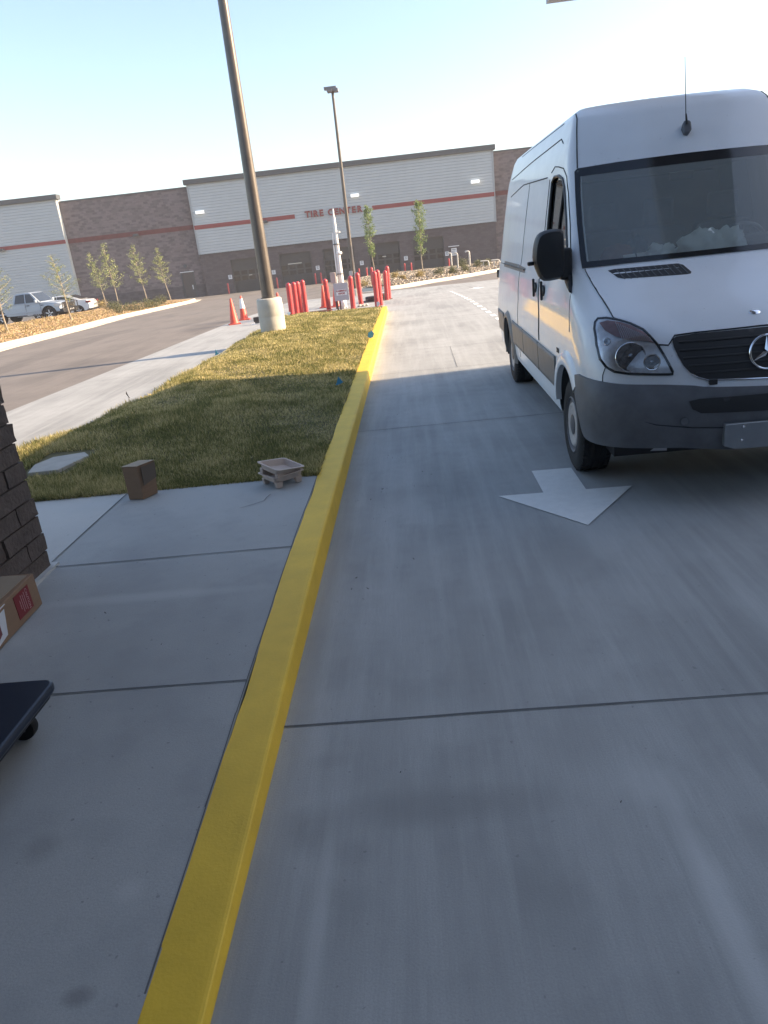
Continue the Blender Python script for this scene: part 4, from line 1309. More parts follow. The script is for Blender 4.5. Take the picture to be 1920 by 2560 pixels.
# ------------------------------------------------------------------ vapour sign, vent mast
M_SIGNG = mat('sign_back_grey', (.47, .44, .47), .6, noise=.08, nscale=9)
M_RUST = mat('brown_post', (.20, .09, .06), .7, noise=.3, nscale=12)
t = thing('warning_sign', (-2.10, 23.1, gz(23.1)), 0, 'grey board reading FLAMMABLE VAPORS on brown posts between red bollards', 'sign')
zb = -gz(23.1)
brd = MB().box((-.225, -.012, .265+zb), (.225, .012, .785+zb)).build('board', M_SIGNG, t, bevel=.004)
MB().box((-.155, -.016, .425+zb), (.165, -.0125, .595+zb)).build('label', M_WHITE, brd)
for k, wrd in enumerate(('FLAMMABLE', 'VAPORS')):
    text_mesh(wrd, .072, .001, 'lettering', mat('sign_red_ink', (.35, .03, .04), .6) if k == 0 else bpy.data.materials['sign_red_ink'], brd,
              Matrix(((1, 0, 0, .005), (0, 0, -1, -.0185), (0, 1, 0, .55-.078*k+zb), (0, 0, 0, 1))), .003, sx=.80)
for x in (-.16, -.075): MB().box((x-.022, .014, 0), (x+.022, .05, .6+zb)).build('post', M_RUST, t)
M_PIPEW = mat('white_pipe_paint', (.78, .77, .74), .45, noise=.08, nscale=12)
mz = gz(24.5)
t = thing('vent_mast', (-2.18, 24.5, mz), 0, 'white vent mast with clamps and fittings rising behind the flammable vapors sign', 'mast')
mb = MB().lathe([(.115, 0), (.115, .02), (.085, .03), (.082, .9), (.074, 1.35), (.062, 1.9), (.05, 2.45), (.042, 2.75), (.026, 2.8), (.024, 3.0), (.001, 3.0)], 20)
mb.build('pipe', M_PIPEW, t, auto=.7)
MB().tube([(-.10, -.03, .02), (-.105, -.03, 1.2), (-.10, -.02, 2.0), (-.085, -.01, 2.3)], .028, 10).build('side_pipe', M_PIPEW, t, True)
MB().lathe([(.06, 0), (.10, .03), (.10, .07), (.06, .10), (.001, .10)], 18, (.03, -.01, 1.64)).build('collar', M_PIPEW, t, auto=.8)
MB().tube([(0, 0, 2.32), (.14, -.02, 2.31)], .032, 10).build('outlet', M_PIPEW, t, True)
for z in (1.05, 1.95):
    MB().lathe([(.112, z), (.112, z+.025)], 18, (-.02, 0, 0)).build('clamp', M_CAP, t)
t = thing('control_box', (-2.42, 24.35, mz), 0, 'grey-beige control box on a post just left of the white vent mast', 'electrical box')
MB().box((-.085, -.05, .80), (.085, .05, 1.13)).build('cabinet', mat('beige_cabinet', (.42, .36, .33), .6), t, bevel=.012)
MB().box((-.02, .0, 0), (.02, .04, .82)).build('post', M_CAP, t)
MB().tube([(.11, -.0, 0), (.11, -.02, .6), (.11, .0, 1.0)], .02, 8).build('conduit', M_PIPEW, t)
t = thing('wrapped_bundle', (-2.16, 24.0, gz(24)), 0, 'crumpled white wrapped pipe end at the foot of the vent mast', 'pipe wrap')
rn = random.Random(3)
bm = bmesh.new(); bmesh.ops.create_icosphere(bm, subdivisions=3, radius=1)
for v_ in bm.verts:
    q = v_.co.copy(); s_ = 1+.22*mathutils.noise.noise(q*2.2)+.12*mathutils.noise.noise(q*6)
    v_.co = Vector((q.x*.10*s_, q.y*.09*s_, .13+q.z*.14*s_))
me = bpy.data.meshes.new('wrap'); bm.to_mesh(me); bm.free(); link('wrap', me, t, M_PIPEW, True)
# tank lids, frames
M_IRON = mat('cast_iron', (.07, .055, .05), .7, noise=.4, nscale=14)
for k, (x, y, r, h, lab) in enumerate(((-1.32, 26.6, .28, .16, 'dark round tank riser left of the rear red bollards'), (-1.02, 26.9, .2, .2, 'second dark tank riser touching the red bollards'))):
    t = thing('tank_riser', (x, y, gz(y)), 0, lab, 'tank lid')
    MB().lathe([(r*1.25, 0), (r*1.25, .03), (r, .04), (r, h), (r*.9, h+.02), (.001, h+.02)], 28).build('riser', M_IRON, t, auto=.6)
    MB().lathe([(r*1.9, -.01), (r*1.85, .025), (r*1.3, .026)], 28).build('ring', M_IRON, t, auto=.6)
t = thing('pit_frame', (-2.98, 22.9, gz(23)), .06, 'open dark rectangular pit frame on the ground between the bollards', 'pit frame')
for a, b in (((-.42, -.20, 0), (.36, -.16, .07)), ((-.42, .16, 0), (.36, .20, .07)), ((-.42, -.16, 0), (-.38, .16, .07)), ((.32, -.16, 0), (.36, .16, .07))):
    MB().box(a, b).build('rail', M_RUST, t)
MB().box((-.38, -.16, .002), (.32, .16, .012)).build('pit', M_IRON, t)
t = thing('lid_plate', (-2.62, 23.0, gz(23)), .3, 'tilted brown lid leaning beside the pit frame', 'lid')
MB().box((-.16, -.12, .05), (.18, .14, .07)).build('plate', M_RUST, t); MB().box((-.10, -.10, .0), (-.05, -.05, .06)).build('foot', M_IRON, t); MB().box((.10, .05, 0), (.15, .10, .06)).build('foot', M_IRON, t)
t = thing('rubble', (-1.55, 24.1, gz(24)), 0, 'small pile of pale stones beside the red bollard right of the sign', 'rubble')
for k in range(7):
    bm = bmesh.new(); bmesh.ops.create_icosphere(bm, subdivisions=1, radius=.05+.03*rn.random())
    ox, oy = rn.uniform(-.15, .15), rn.uniform(-.1, .1)
    for v_ in bm.verts: v_.co = Vector((v_.co.x*rn.uniform(.8, 1.3)+ox, v_.co.y+oy, v_.co.z*.7+.03))
    me = bpy.data.meshes.new('stone'); bm.to_mesh(me); bm.free(); link('stone', me, t, M_PBASE)

# ------------------------------------------------------------------ cones
M_CONE = mat('cone_orange', (.75, .10, .06), .5, noise=.1, nscale=6)
M_CBAND = mat('cone_white_band', (.85, .85, .85), .35)
M_CBASE = mat('cone_base_orange', (.45, .07, .05), .7)
def cone(x, y, lab, tilt=0, band=False, h=.74):
    t = thing('traffic_cone', (x, y, gz(y)), tilt, lab, 'traffic cone', 'orange traffic cones on the apron')
    MB().lathe([(.145, .03), (.125, .07), (.03, h-.01), (.024, h), (.001, h)], 24).build('cone', M_CONE, t, auto=.8)
    MB().box((-.18, -.18, 0), (.18, .18, .03)).build('base', M_CBASE, t, bevel=.01)
    if band:
        r_ = lambda z: .125-(.125-.03)*(z-.07)/(h-.08)+.002
        MB().lathe([(r_(.36), .36), (r_(.66), .66)], 24).build('reflective_band', M_CBAND, t, True)
cone(-5.28, 22.05, 'left orange cone of the pair on the apron, without a white band', .3)
cone(-5.32, 23.6, 'orange cone with a white reflective band, right of the pair on the apron', .1, True)
cone(-4.02, 22.8, 'orange cone half hidden behind the thick lamp post', 0, h=.74)
cone(-2.98, 25.9, 'orange cone between the four packed bollards and the lone bollard', 0)
cone(-2.54, 25.6, 'orange cone showing between the lone bollard and the vapors sign', .2)
t = thing('junction_box', (-4.42, 21.2, gz(21.2)), 0, 'small dark box on a pale plate, just left of the pole base', 'junction box')
MB().box((-.09, -.07, .07), (.09, .07, .20)).build('housing', M_IRON, t, bevel=.015)
MB().box((-.17, -.12, 0), (.15, .12, .02)).build('plate', M_WHITE, t); MB().box((-.06, -.05, .02), (.06, .05, .07)).build('stand', M_CAP, t)

# ------------------------------------------------------------------ survey flags
M_FLAG = mat('blue_flag_vinyl', (.06, .30, .52), .4)
M_FLAGT = mat('teal_flag_vinyl', (.10, .38, .42), .4)
M_WIRE = mat('flag_wire', (.35, .35, .35), .4, metal=.8)
def flag(x, y, z, pts, m, lab, grp='small survey flags stuck round the lawn', wire=None):
    t = thing('survey_flag', (x, y, z), 0, lab, 'survey flag', grp)
    k = MB(); n = len(pts)
    k.v = [(p[0], -.002, p[1]) for p in pts]+[(p[0], .002+.012*math.sin(p[0]*60), p[1]) for p in pts]
    k.f = [tuple(range(n)), tuple(2*n-1-i for i in range(n))]+[(i, (i+1) % n, n+(i+1) % n, n+i) for i in range(n)]
    k.build('flag', m, t)
    w_ = wire or [(0, 0), (-.01, .06)]
    MB().tube([(a, 0, b) for a, b in w_], .0022, 6).build('wire', M_WIRE, t)
flag(-.98, 9.15, lawnz(-.98, 9.15)+.0, [(-.07, .015), (-.045, .05), (-.02, .125), (.035, .045), (.0, .03), (-.03, .02)], M_FLAG, 'blue flag in the shaded grass right beside the yellow kerb')
flag(-.80, 13.75, .16, [(-.06, .03), (-.04, .11), (.03, .13), (.065, .08), (.04, .02), (-.01, .0)], M_FLAG, 'blue flag lying on the sunlit yellow kerb')
flag(-3.93, 14.55, gz(14)+.0, [(-.06, .05), (-.045, .08), (-.02, .17), (.0, .09), (.04, .075), (.035, .06)], M_FLAGT, 'teal flag by the lawn kerb near the thick lamp post', wire=[(0, 0), (-.02, .1)])
flag(-4.14, 10.2, 0, [(-.03, .16), (-.02, .20), (.0, .12), (.012, .09), (.0, .10)], M_IRON, 'thin dark flag on a wire at the lawn edge above the concrete apron', wire=[(0, 0), (-.012, .12)])
t = thing('paper_scrap', (-3.72, 22.1, gz(22)), 0, 'pale blue scrap stuck to the foot of the leftmost red bollard', 'scrap')
MB().prism([(-.05, .16), (.02, .20), (.06, .16), (.02, .10), (-.05, .11)], -.105, -.095, MF).build('sheet', mat('pale_scrap', (.6, .7, .72), .6), t).location.x = .10
t = thing('paper_scrap', (-1.0, 22.85, gz(22)), 0, 'grey-white scrap at the foot of the front bollard by the kerb end', 'scrap')
MB().prism([(-.05, .02), (-.04, .15), (.03, .17), (.06, .08), (.02, .03)], -.105, -.095, MF).build('sheet', mat('grey_scrap', (.5, .5, .52), .6), t)

# ------------------------------------------------------------------ stand pipes in the right bed
M_PIPE2 = mat('galvanised_pipe', (.60, .57, .52), .5, noise=.15, nscale=10)
for x, y, h, r, lab in ((3.5, 61.5, 1.12, .055, 'white hooked stand pipe, leftmost of three in front of the notice'), (3.36, 51.7, 1.03, .045, 'thin hooked stand pipe in the middle of three'),
                       (4.17, 51.9, 1.10, .055, 'hooked stand pipe on the right, apart from the other two')):
    z = gz(y)+bedz2(x, y)-.03
    t = thing('stand_pipe', (x, y, z), 0, lab, 'stand pipe', 'hooked stand pipes in the gravel bed')
    pts = [(0, 0, 0), (0, 0, h-.14)]+[(-.11+.11*math.cos(a), 0, h-.14+.11*math.sin(a)) for a in [PI/2*i/4 for i in range(1, 5)]]+[(-.22, 0, h-.035), (-.26, 0, h-.08)]
    MB().tube(pts, r, 12).build('pipe', M_PIPE2, t, True)
    MB().lathe([(r*1.6, 0), (r*1.6, .05), (r, .06)], 14).build('flange', M_PIPE2, t)
for x, y, lab in ((4.95, 49.6, 'low bent brown pipe at the right end of the gravel bed'), (5.75, 50.5, 'low brown pipe half hidden by the van at the bed end')):
    z = gz(y)+bedz2(x, y)-.02
    t = thing('low_pipe', (x, y, z), 0, lab, 'pipe')
    MB().tube([(-.28, 0, .42), (.12, 0, .42), (.22, 0, .38), (.25, 0, .28), (.25, 0, 0)], .045, 10).build('pipe', M_PIPE2, t, True)
    MB().tube([(-.1, 0, 0), (-.1, 0, .40)], .03, 8).build('support', M_PIPE2, t, True)
# ------------------------------------------------------------------ plants
def leafmat(name, c1, c2, tr=.35):
    m = bpy.data.materials.new(name); m.use_nodes = True
    n = m.node_tree.nodes; l = m.node_tree.links; b = n['Principled BSDF']
    geo = n.new('ShaderNodeNewGeometry'); r = n.new('ShaderNodeValToRGB')
    r.color_ramp.elements[0].color = (*c1, 1); r.color_ramp.elements[1].color = (*c2, 1)
    l.new(geo.outputs['Random Per Island'], r.inputs[0]); l.new(r.outputs[0], b.inputs['Base Color'])
    b.inputs['Roughness'].default_value = .6
    t = n.new('ShaderNodeBsdfTranslucent'); l.new(r.outputs[0], t.inputs[0])
    mx = n.new('ShaderNodeMixShader'); mx.inputs[0].default_value = tr
    l.new(b.outputs[0], mx.inputs[1]); l.new(t.outputs[0], mx.inputs[2]); l.new(mx.outputs[0], n['Material Output'].inputs[0])
    return m
M_LEAF = leafmat('young_tree_leaf', (.14, .18, .06), (.40, .42, .20))
M_LEAF2 = leafmat('columnar_tree_leaf', (.11, .17, .05), (.30, .38, .15))
M_SHRUB = leafmat('shrub_leaf', (.05, .07, .025), (.20, .19, .09))
M_SHRUBY = leafmat('dry_shrub_leaf', (.22, .17, .06), (.50, .38, .16))
M_BARK = mat('pale_bark', (.33, .28, .22), .85, noise=.3, nscale=9)
def leaves(name, pts, size, m, parent, rn):
    n = len(pts)
    V = np.empty((n, 4, 3)); P = np.array(pts)
    for i in range(n):
        a = np.array([rn.gauss(0, 1) for _ in range(3)]); a /= np.linalg.norm(a)
        b = np.cross(a, [rn.gauss(0, 1) for _ in range(3)]); b /= np.linalg.norm(b)
        s = size*rn.uniform(.6, 1.3)
        V[i, 0] = P[i]-a*s; V[i, 1] = P[i]+b*s*.5; V[i, 2] = P[i]+a*s; V[i, 3] = P[i]-b*s*.5
    me = bpy.data.meshes.new(name)
    me.from_pydata([tuple(v) for v in V.reshape(-1, 3)], [], [(4*i, 4*i+1, 4*i+2, 4*i+3) for i in range(n)])
    me.update()
    return link(name, me, parent, m)
def tree(x, y, h, label, group, rad_, zc, lean=0, n=1500, colm=False, seed=1, m=None, zoff=0, leader=.75):
    rn = random.Random(seed)
    z = gz(y)+zoff
    t = thing('young_tree', (x, y, z), 0, label, 'tree', group)
    tr = MB(); pts = []
    top = Vector((lean, 0, h)); k = 9
    for i in range(k+1):
        f_ = i/k
        pts.append(Vector((lean*f_+.03*h*.3*math.sin(f_*7+seed), .02*math.sin(f_*5+seed), h*f_-.03)))
    tr.tube(pts, [.042*(1-.82*i/k) for i in range(k+1)], 8)
    axis = lambda f_: pts[min(k, int(f_*k))].lerp(pts[min(k, int(f_*k)+1)], f_*k-int(f_*k))
    tips = []
    nb = 30 if not colm else 26
    for i in range(nb):
        f_ = zc+(1-zc)*(i+.5)/nb*.97
        p = axis(f_)
        u = (f_-zc)/(1-zc)
        if colm: R = rad_*(.55+.45*math.sin(PI*min(1, u*1.05)))*(1 if u < .75 else (1.02-u)*3.4)
        else: R = rad_*((1-u)**.85*.95+.10)*min(1, .55+u*4)
        R *= rn.uniform(.6, 1.15)
        a = i*2.4+rn.uniform(-.4, .4)
        up = R*(1.6 if colm else .45)
        q = p+Vector((math.cos(a)*R, math.sin(a)*R, up*rn.uniform(.6, 1.2)))
        mid = p.lerp(q, .5)+Vector((0, 0, -.02 if not colm else .04))
        tr.tube([p, mid, q], [.012, .008, .003], 5, cap=False)
        tips.append((p, mid, q, u, R))
    tr.build('trunk', M_BARK, t, True)
    L_ = []
    for p, mid, q, u, R in tips:
        dens_ = 1 if u < leader else .35
        for j in range(int(n/nb*dens_*rn.uniform(.5, 1.5))):
            f_ = rn.random()**.6
            c = (p.lerp(mid, f_*2) if f_ < .5 else mid.lerp(q, f_*2-1))
            s = .035*h/3.5+.05*R/rad_
            L_.append(c+Vector((rn.gauss(0, s), rn.gauss(0, s), rn.gauss(0, s*.9))))
    leaves('crown', L_, .032*(y/30)**.5*h/3.6, m or M_LEAF, t, rn)
    return t
G1 = 'young staked trees in the left mulch bed'
T = [(-15.55, 28.2, 2.72, 1.0, 'young tree at the left picture edge, before the pickup door', .30, -.0),
     (-16.15, 35.2, 3.05, 1.0, 'pale young tree standing before the gap between pickup and sedan', .30, -.25),
     (-21.15, 52, 3.85, .80, 'leftmost of the four young trees before the brown brick wall', .33, -.5),
     (-18.0, 46, 3.95, .80, 'second from the left of the four young trees before the brick wall', .33, -.15),
     (-18.65, 53, 4.1, .95, 'third from the left of the four young trees before the brick wall', .33, -.25),
     (-17.6, 55, 3.8, .85, 'rightmost of the four young trees before the brick wall, by the service door', .33, -.35)]
for i, (x, y, h, r, lab, zc, ln) in enumerate(T):
    tree(x, y, h, lab, G1, r, zc, ln, n=1900 if i < 2 else 1500, seed=i+3, zoff=bedz(x, y)-.02)
G2 = 'columnar trees in the right gravel bed'
tree(-2.28, 52, 4.65, 'columnar young tree just right of the slim far light pole', G2, .42, .28, -.15, 2200, True, 21, M_LEAF2, bedz2(-2.28, 52)-.02, .9)
tree(.87, 45.5, 4.15, 'columnar young tree further right, standing alone before the last bay door', G2, .40, .26, -.02, 2400, True, 22, M_LEAF2, bedz2(.87, 45.5)-.02, .9)
def shrub(x, y, r, label, group, m, z, seed, sq=.8):
    rn = random.Random(seed)
    t = thing('shrub', (x, y, z), 0, label, 'shrub', group)
    st = MB()
    for k in range(7):
        a = k*2.4; st.tube([(0, 0, 0), (math.cos(a)*r*.35, math.sin(a)*r*.35, r*.5), (math.cos(a)*r*.7, math.sin(a)*r*.7, r*1.1*sq)], [.012, .008, .003], 4, False)
    st.build('stems', M_BARK, t)
    L_ = []
    cl = [(rn.uniform(-.5, .5)*r, rn.uniform(-.5, .5)*r, rn.uniform(.25, 1.15)*r*sq) for _ in range(9)]
    for _ in range(620):
        c = rn.choice(cl)
        L_.append((c[0]+rn.gauss(0, r*.24), c[1]+rn.gauss(0, r*.24), max(.02, c[2]+rn.gauss(0, r*.24))))
    leaves('foliage', L_, .035*(y/45), m, t, rn)
G3 = 'row of low shrubs along the left mulch bed'
nm = ['dry tan shrub at the left end of the row, behind the white sedan', 'second shrub from the left, at the foot of the leftmost brick-wall tree', 'third shrub from the left in the row', 'darkest round shrub, right beside the second tree trunk',
      'fifth shrub from the left in the row', 'middle shrub between the second and third tree', 'shrub just left of the third tree trunk', 'shrub just right of the third tree trunk', 'second shrub from the right end of the row', 'last shrub at the right end of the row']
for i, (x, y, r) in enumerate(((-20.6, 50, .5), (-18.35, 45.5, .46), (-17.0, 43.3, .45), (-15.65, 39.9, .42), (-15.75, 41.6, .42), (-15.35, 41.8, .46), (-15.5, 43.6, .44), (-15.45, 44.6, .42), (-15.75, 46.6, .45), (-16.15, 48.8, .5))):
    shrub(x, y, r, nm[i], G3, M_SHRUBY if i == 0 else M_SHRUB, gz(y)+bedz(x, y)-.03, 40+i)
G4 = 'shrubs in the right gravel bed'
nm = ['yellow dry shrub just left of the far small bollard', 'pale yellow shrub right of the rearmost red bollards', 'small flat yellow tuft in the gravel', 'yellow-green shrub at the foot of the lone columnar tree',
      'green shrub right of the lone columnar tree', 'round dark shrub below the first stand pipe', 'shrub behind the middle stand pipe', 'dark shrub right of the middle stand pipe', 'shrub right of the last stand pipe', 'rightmost shrub by the low bent pipe']
for i, (x, y, r) in enumerate(((-2.35, 38.6, .36), (-.78, 41.3, .34), (-.36, 40.3, .22), (.58, 41.5, .32), (1.72, 42.6, .40), (2.55, 43.3, .40), (3.75, 53.7, .5), (3.42, 45.6, .38), (4.5, 49.8, .42), (5.2, 51.2, .42))):
    shrub(x, y, r, nm[i], G4, M_SHRUBY if i in (0, 1, 2, 3) else M_SHRUB, gz(y)+bedz2(x, y)-.03, 60+i, .75)
# low dry plants along the left bed: uncountable ground cover
rn_ = np.random.RandomState(5)
def bedsamp(rn):
    y = rn.uniform(20, 46); x = lerp(KB, y)-.4-rn.rand()**1.0*5.5
    k = math.sin(x*3.7+y*2.1)*math.sin(y*1.7-x*1.1)
    s = max(0.15, k)
    return (x, y, gz(y)+bedz(x, y), s*1.0+.15, 3.2)
tag(blades('dry_ground_cover', 9000, bedsamp, M_SHRUBY, 9, .05, .22, .006), 'dry straw-coloured tufts scattered over the mulch bed', 'ground cover', kind='stuff')
M_CHIP = leafmat('wood_chip', (.26, .17, .09), (.60, .43, .25), .05)
def chipsamp(rn):
    y = 17+38*rn.rand()**1.3; x = lerp(KB, y)-.22-rn.rand()*6.2
    return (x, y, gz(y)+bedz(x, y)+.004, .8, 5.5)
tag(blades('wood_chips', 45000, chipsamp, M_CHIP, 12, .02, .06, .006), 'tan wood chips covering the left planting bed', 'mulch', kind='stuff')
M_GRAVEL = leafmat('gravel_chip', (.20, .16, .12), (.60, .52, .42), .02)
def gravsamp(rn):
    y = 36.8+22*rn.rand()**1.4; a, b = lerp(BL, y)+.25, lerp(BR, y)-.25
    x = a+(b-a)*rn.rand()
    return (x, y, gz(y)+bedz2(x, y)+.004, 1.1, 6.5)
tag(blades('gravel', 16000, gravsamp, M_GRAVEL, 13, .04, .11, .011), 'pale gravel stones covering the right planting bed', 'gravel', kind='stuff')
# ------------------------------------------------------------------ cars in the lot beyond the bed
M_CARW = carpaint('sedan_white_paint', (.75, .75, .75), .25, .8, .1)
M_CARS = carpaint('pickup_silver_blue_paint', (.36, .41, .47), .28, .8, .1)
M_CGL = mat('car_window_glass', (.03, .035, .04), .05, coat=.5)
M_CLAMP = mat('car_lamp_clear', (.75, .76, .78), .15, metal=.4, noise=.4, nscale=30)
M_CRED = mat('car_tail_lamp', (.25, .05, .05), .2)
def sideloft(prof, wfun, n=10):
    """closed side profile (x, z) swept over the width with the edges pulled in; wfun(z) = half width"""
    mb = MB(); k = len(prof)
    cols = [-1, -.97, -.88, -.6, 0, .6, .88, .97, 1]
    cx = sum(p[0] for p in prof)/k; cz = sum(p[1] for p in prof)/k
    for c_ in cols:
        sh = 1-.06*abs(c_)**8
        for x, z in prof:
            xx = cx+(x-cx)*(1-.05*abs(c_)**6); zz = cz+(z-cz)*sh
            mb.v.append((xx, c_*wfun(z), zz))
    for i in range(len(cols)-1):
        for j in range(k): mb.f.append((i*k+j, i*k+(j+1) % k, (i+1)*k+(j+1) % k, (i+1)*k+j))
    mb.f.append(tuple(range(k))); mb.f.append(tuple((len(cols))*k-1-j for j in range(k)))
    return mb
def carwheel(parent, x, y, r, s, w_=.22):
    wo = bpy.data.objects.new('wheel', None); COL.objects.link(wo); wo.parent = parent; wo.location = (x, y, r)
    MB().lathe([(r*.62, s*-w_/2), (r*.95, s*-w_/2), (r, s*-w_*.35), (r, s*w_*.35), (r*.95, s*w_/2), (r*.66, s*w_/2), (r*.62, s*w_*.42)], 32, (0, 0, 0), 'y').build('tyre', M_RUB, wo, auto=.6)
    MB().lathe([(r*.64, s*w_*.40), (r*.60, s*w_*.47), (r*.5, s*w_*.30), (r*.2, s*w_*.36), (r*.16, s*w_*.46), (.001, s*w_*.46)], 24, (0, 0, 0), 'y').build('rim', M_STEEL, wo, auto=.6)
    sp = MB()
    for i in range(5):
        a = 2*PI*i/5
        sp.box((-.03, min(s*w_*.30, s*w_*.46), r*.12), (.03, max(s*w_*.30, s*w_*.46), r*.60), Matrix.Rotation(a, 4, 'Y'))
    sp.build('spokes', M_REFL, wo)
def archcut(o, holes):
    cs = []
    for x, z, r, s, hw in holes:
        cs.append(cutter(MB().lathe([(r, s*hw*.72), (r, s*hw*1.3)], 28, (x, 0, z), 'y')))
    boolean(o, cs)
# pickup: x forward
P = thing('pickup_truck', (-24.0, 47.6, gz(47)-.0), rad(-3), 'silver pickup truck with black grille guard parked left beyond the mulch bed', 'pickup truck')
body = sideloft([(-2.9, .55), (-2.9, 1.12), (-.9, 1.14), (-.88, 1.16), (.75, 1.18), (.85, 1.16), (1.4, 1.13), (2.0, 1.05), (2.15, .98), (2.2, .70), (2.18, .50), (1.0, .45), (-1.0, .45)], lambda z: .98 if z < 1.0 else .95)
me = body.mesh('body'); me.materials.append(M_CARS); me.materials.append(M_DARKIN)
bo = bpy.data.objects.new('body', me); COL.objects.link(bo)
archcut(bo, [(1.35, .42, .50, s, .98) for s in (-1, 1)]+[(-2.0, .42, .50, s, .98) for s in (-1, 1)]); bo.parent = P
cab = sideloft([(-1.0, 1.13), (-.85, 1.72), (-.6, 1.80), (.15, 1.80), (.32, 1.75), (.88, 1.15)], lambda z: .92-.18*max(0, (z-1.15)/.65))
cab.build('cab', M_CARS, P, auto=.5)
def quad(name, pts, m, parent, th=.01):
    mb = MB(); n = len(pts); mb.v = [tuple(p) for p in pts]
    nn = (Vector(pts[1])-Vector(pts[0])).cross(Vector(pts[2])-Vector(pts[0])).normalized()*th
    mb.v += [tuple(Vector(p)-nn) for p in pts]
    mb.f = [tuple(range(n)), tuple(2*n-1-i for i in range(n))]+[(i, (i+1) % n, n+(i+1) % n, n+i) for i in range(n)]
    return mb.build(name, m, parent)
quad('windscreen', [(.845, -.80, 1.20), (.845, .80, 1.20), (.33, .70, 1.74), (.33, -.70, 1.74)], M_CGL, P)
for s in (-1, 1):
    yw = lambda z: s*(.93-.18*max(0, (z-1.15)/.65))
    quad('side_window', [(.66, yw(1.19), 1.19), (.24, yw(1.70), 1.70), (-.08, yw(1.72), 1.72), (-.08, yw(1.19), 1.19)], M_CGL, P)
    quad('side_window', [(-.14, yw(1.19), 1.19), (-.14, yw(1.72), 1.72), (-.70, yw(1.70), 1.70), (-.84, yw(1.19), 1.19)], M_CGL, P)
    MB().box((.62, s*.98, 1.16), (.74, s*1.17, 1.34)).build('wing_mirror', M_CARS, P, bevel=.03)
    MB().box((-.02, s*.975, 1.0), (.16, s*1.0, 1.05)).build('door_handle', M_BLACK, P)
    MB().box((.92, s*.968, .96), (1.08, s*.99, 1.0)).build('side_badge', M_BLACK, P)
    MB().box((-2.85, s*.97, .60), (.85, s*1.0, .68)).build('side_moulding', M_CARS, P, bevel=.01)
    MB().box((-.8, s*.93, .38), (.8, s*1.02, .44)).build('running_board', M_STEEL, P)
    MB().prism([(1.78, .78), (2.17, .80), (2.20, .96), (1.95, 1.0), (1.76, .95)], s*.93, s*.978, Matrix(((1, 0, 0, 0), (0, 0, 1, 0), (0, 1, 0, 0), (0, 0, 0, 1)))).build('headlight', M_CLAMP, P)
    for x in (1.35, -2.0): carwheel(P, x, s*.86, .42, s, .27)
    for x in (.86, -.12):
        MB().box((x-.006, s*.955, .52), (x+.006, s*.987, 1.13)).build('door_gap', M_SEAM, P)
MB().box((2.14, -.68, .66), (2.235, .68, 1.0)).build('grille', M_CHROME, P, bevel=.02)
for k in range(3): MB().box((2.23, -.62, .72+.085*k), (2.245, .62, .77+.085*k)).build('grille_slot', M_BLACK, P)
MB().box((2.05, -.98, .40), (2.34, .98, .66)).build('front_bumper', M_BLACK, P, bevel=.04)
gd = MB()
for s in (-1, 1):
    gd.tube([(2.40, s*.42, .45), (2.42, s*.42, 1.05), (2.36, s*.42, 1.10)], .035, 8)
gd.tube([(2.36, -.95, .98), (2.42, -.42, 1.05), (2.42, .42, 1.05), (2.36, .95, .98)], .03, 8)
gd.tube([(2.30, -.98, .60), (2.42, -.42, .68), (2.42, .42, .68), (2.30, .98, .60)], .03, 8)
for s in (-1, 1): gd.tube([(2.30, s*.98, .50), (2.32, s*.97, 1.0), (2.34, s*.7, 1.02)], .03, 8)
gd.build('grille_guard', M_BLACK, P, auto=.9)
for y in (-.3, -.1, .12): MB().lathe([(.05, 0), (.05, .03), (.001, .03)], 12, (0, y, .56), 'x').build('fog_lamp', M_CLAMP, P).location.x = 2.41
# sedan: x forward, facing away
S2 = thing('sedan', (-24.3, 51.9, gz(52)), rad(184), 'white sedan seen from its sunlit tail, parked just right of the pickup truck', 'car')
mb = sideloft([(-2.25, .42), (-2.32, .62), (-2.26, .86), (-2.12, 1.0), (-1.7, 1.05), (-1.0, 1.02), (1.0, .96), (1.75, .84), (2.2, .68), (2.3, .5), (2.2, .30), (1.0, .24), (-1.0, .24), (-2.0, .30)], lambda z: .90 if z < .8 else .90-.10*(z-.8)/.25)
me = mb.mesh('body'); me.materials.append(M_CARW); me.materials.append(M_DARKIN)
bo = bpy.data.objects.new('body', me); COL.objects.link(bo)
archcut(bo, [(x, .32, .38, s, .90) for s in (-1, 1) for x in (1.4, -1.42)]); bo.parent = S2
bo.data.polygons.foreach_set('use_smooth', [True]*len(bo.data.polygons))
bm = bmesh.new(); bm.from_mesh(bo.data)
for e in bm.edges:
    if len(e.link_faces) == 2 and e.calc_face_angle(0) > .5: e.smooth = False
bm.to_mesh(bo.data); bm.free()
sideloft([(-1.80, 1.0), (-1.45, 1.14), (-.95, 1.33), (-.5, 1.41), (.05, 1.42), (.5, 1.32), (1.15, .93), (0, .9)], lambda z: .82-.20*max(0, (z-.98)/.44)).build('cabin', M_CARW, S2, auto=.4)
quad('rear_window', [(-1.66, -.62, 1.09), (-1.66, .62, 1.09), (-.92, .54, 1.37), (-.92, -.54, 1.37)][::-1], M_CGL, S2, -.012)
quad('windscreen', [(1.12, -.68, .98), (1.12, .68, .98), (.50, .56, 1.34), (.50, -.56, 1.34)], M_CGL, S2)
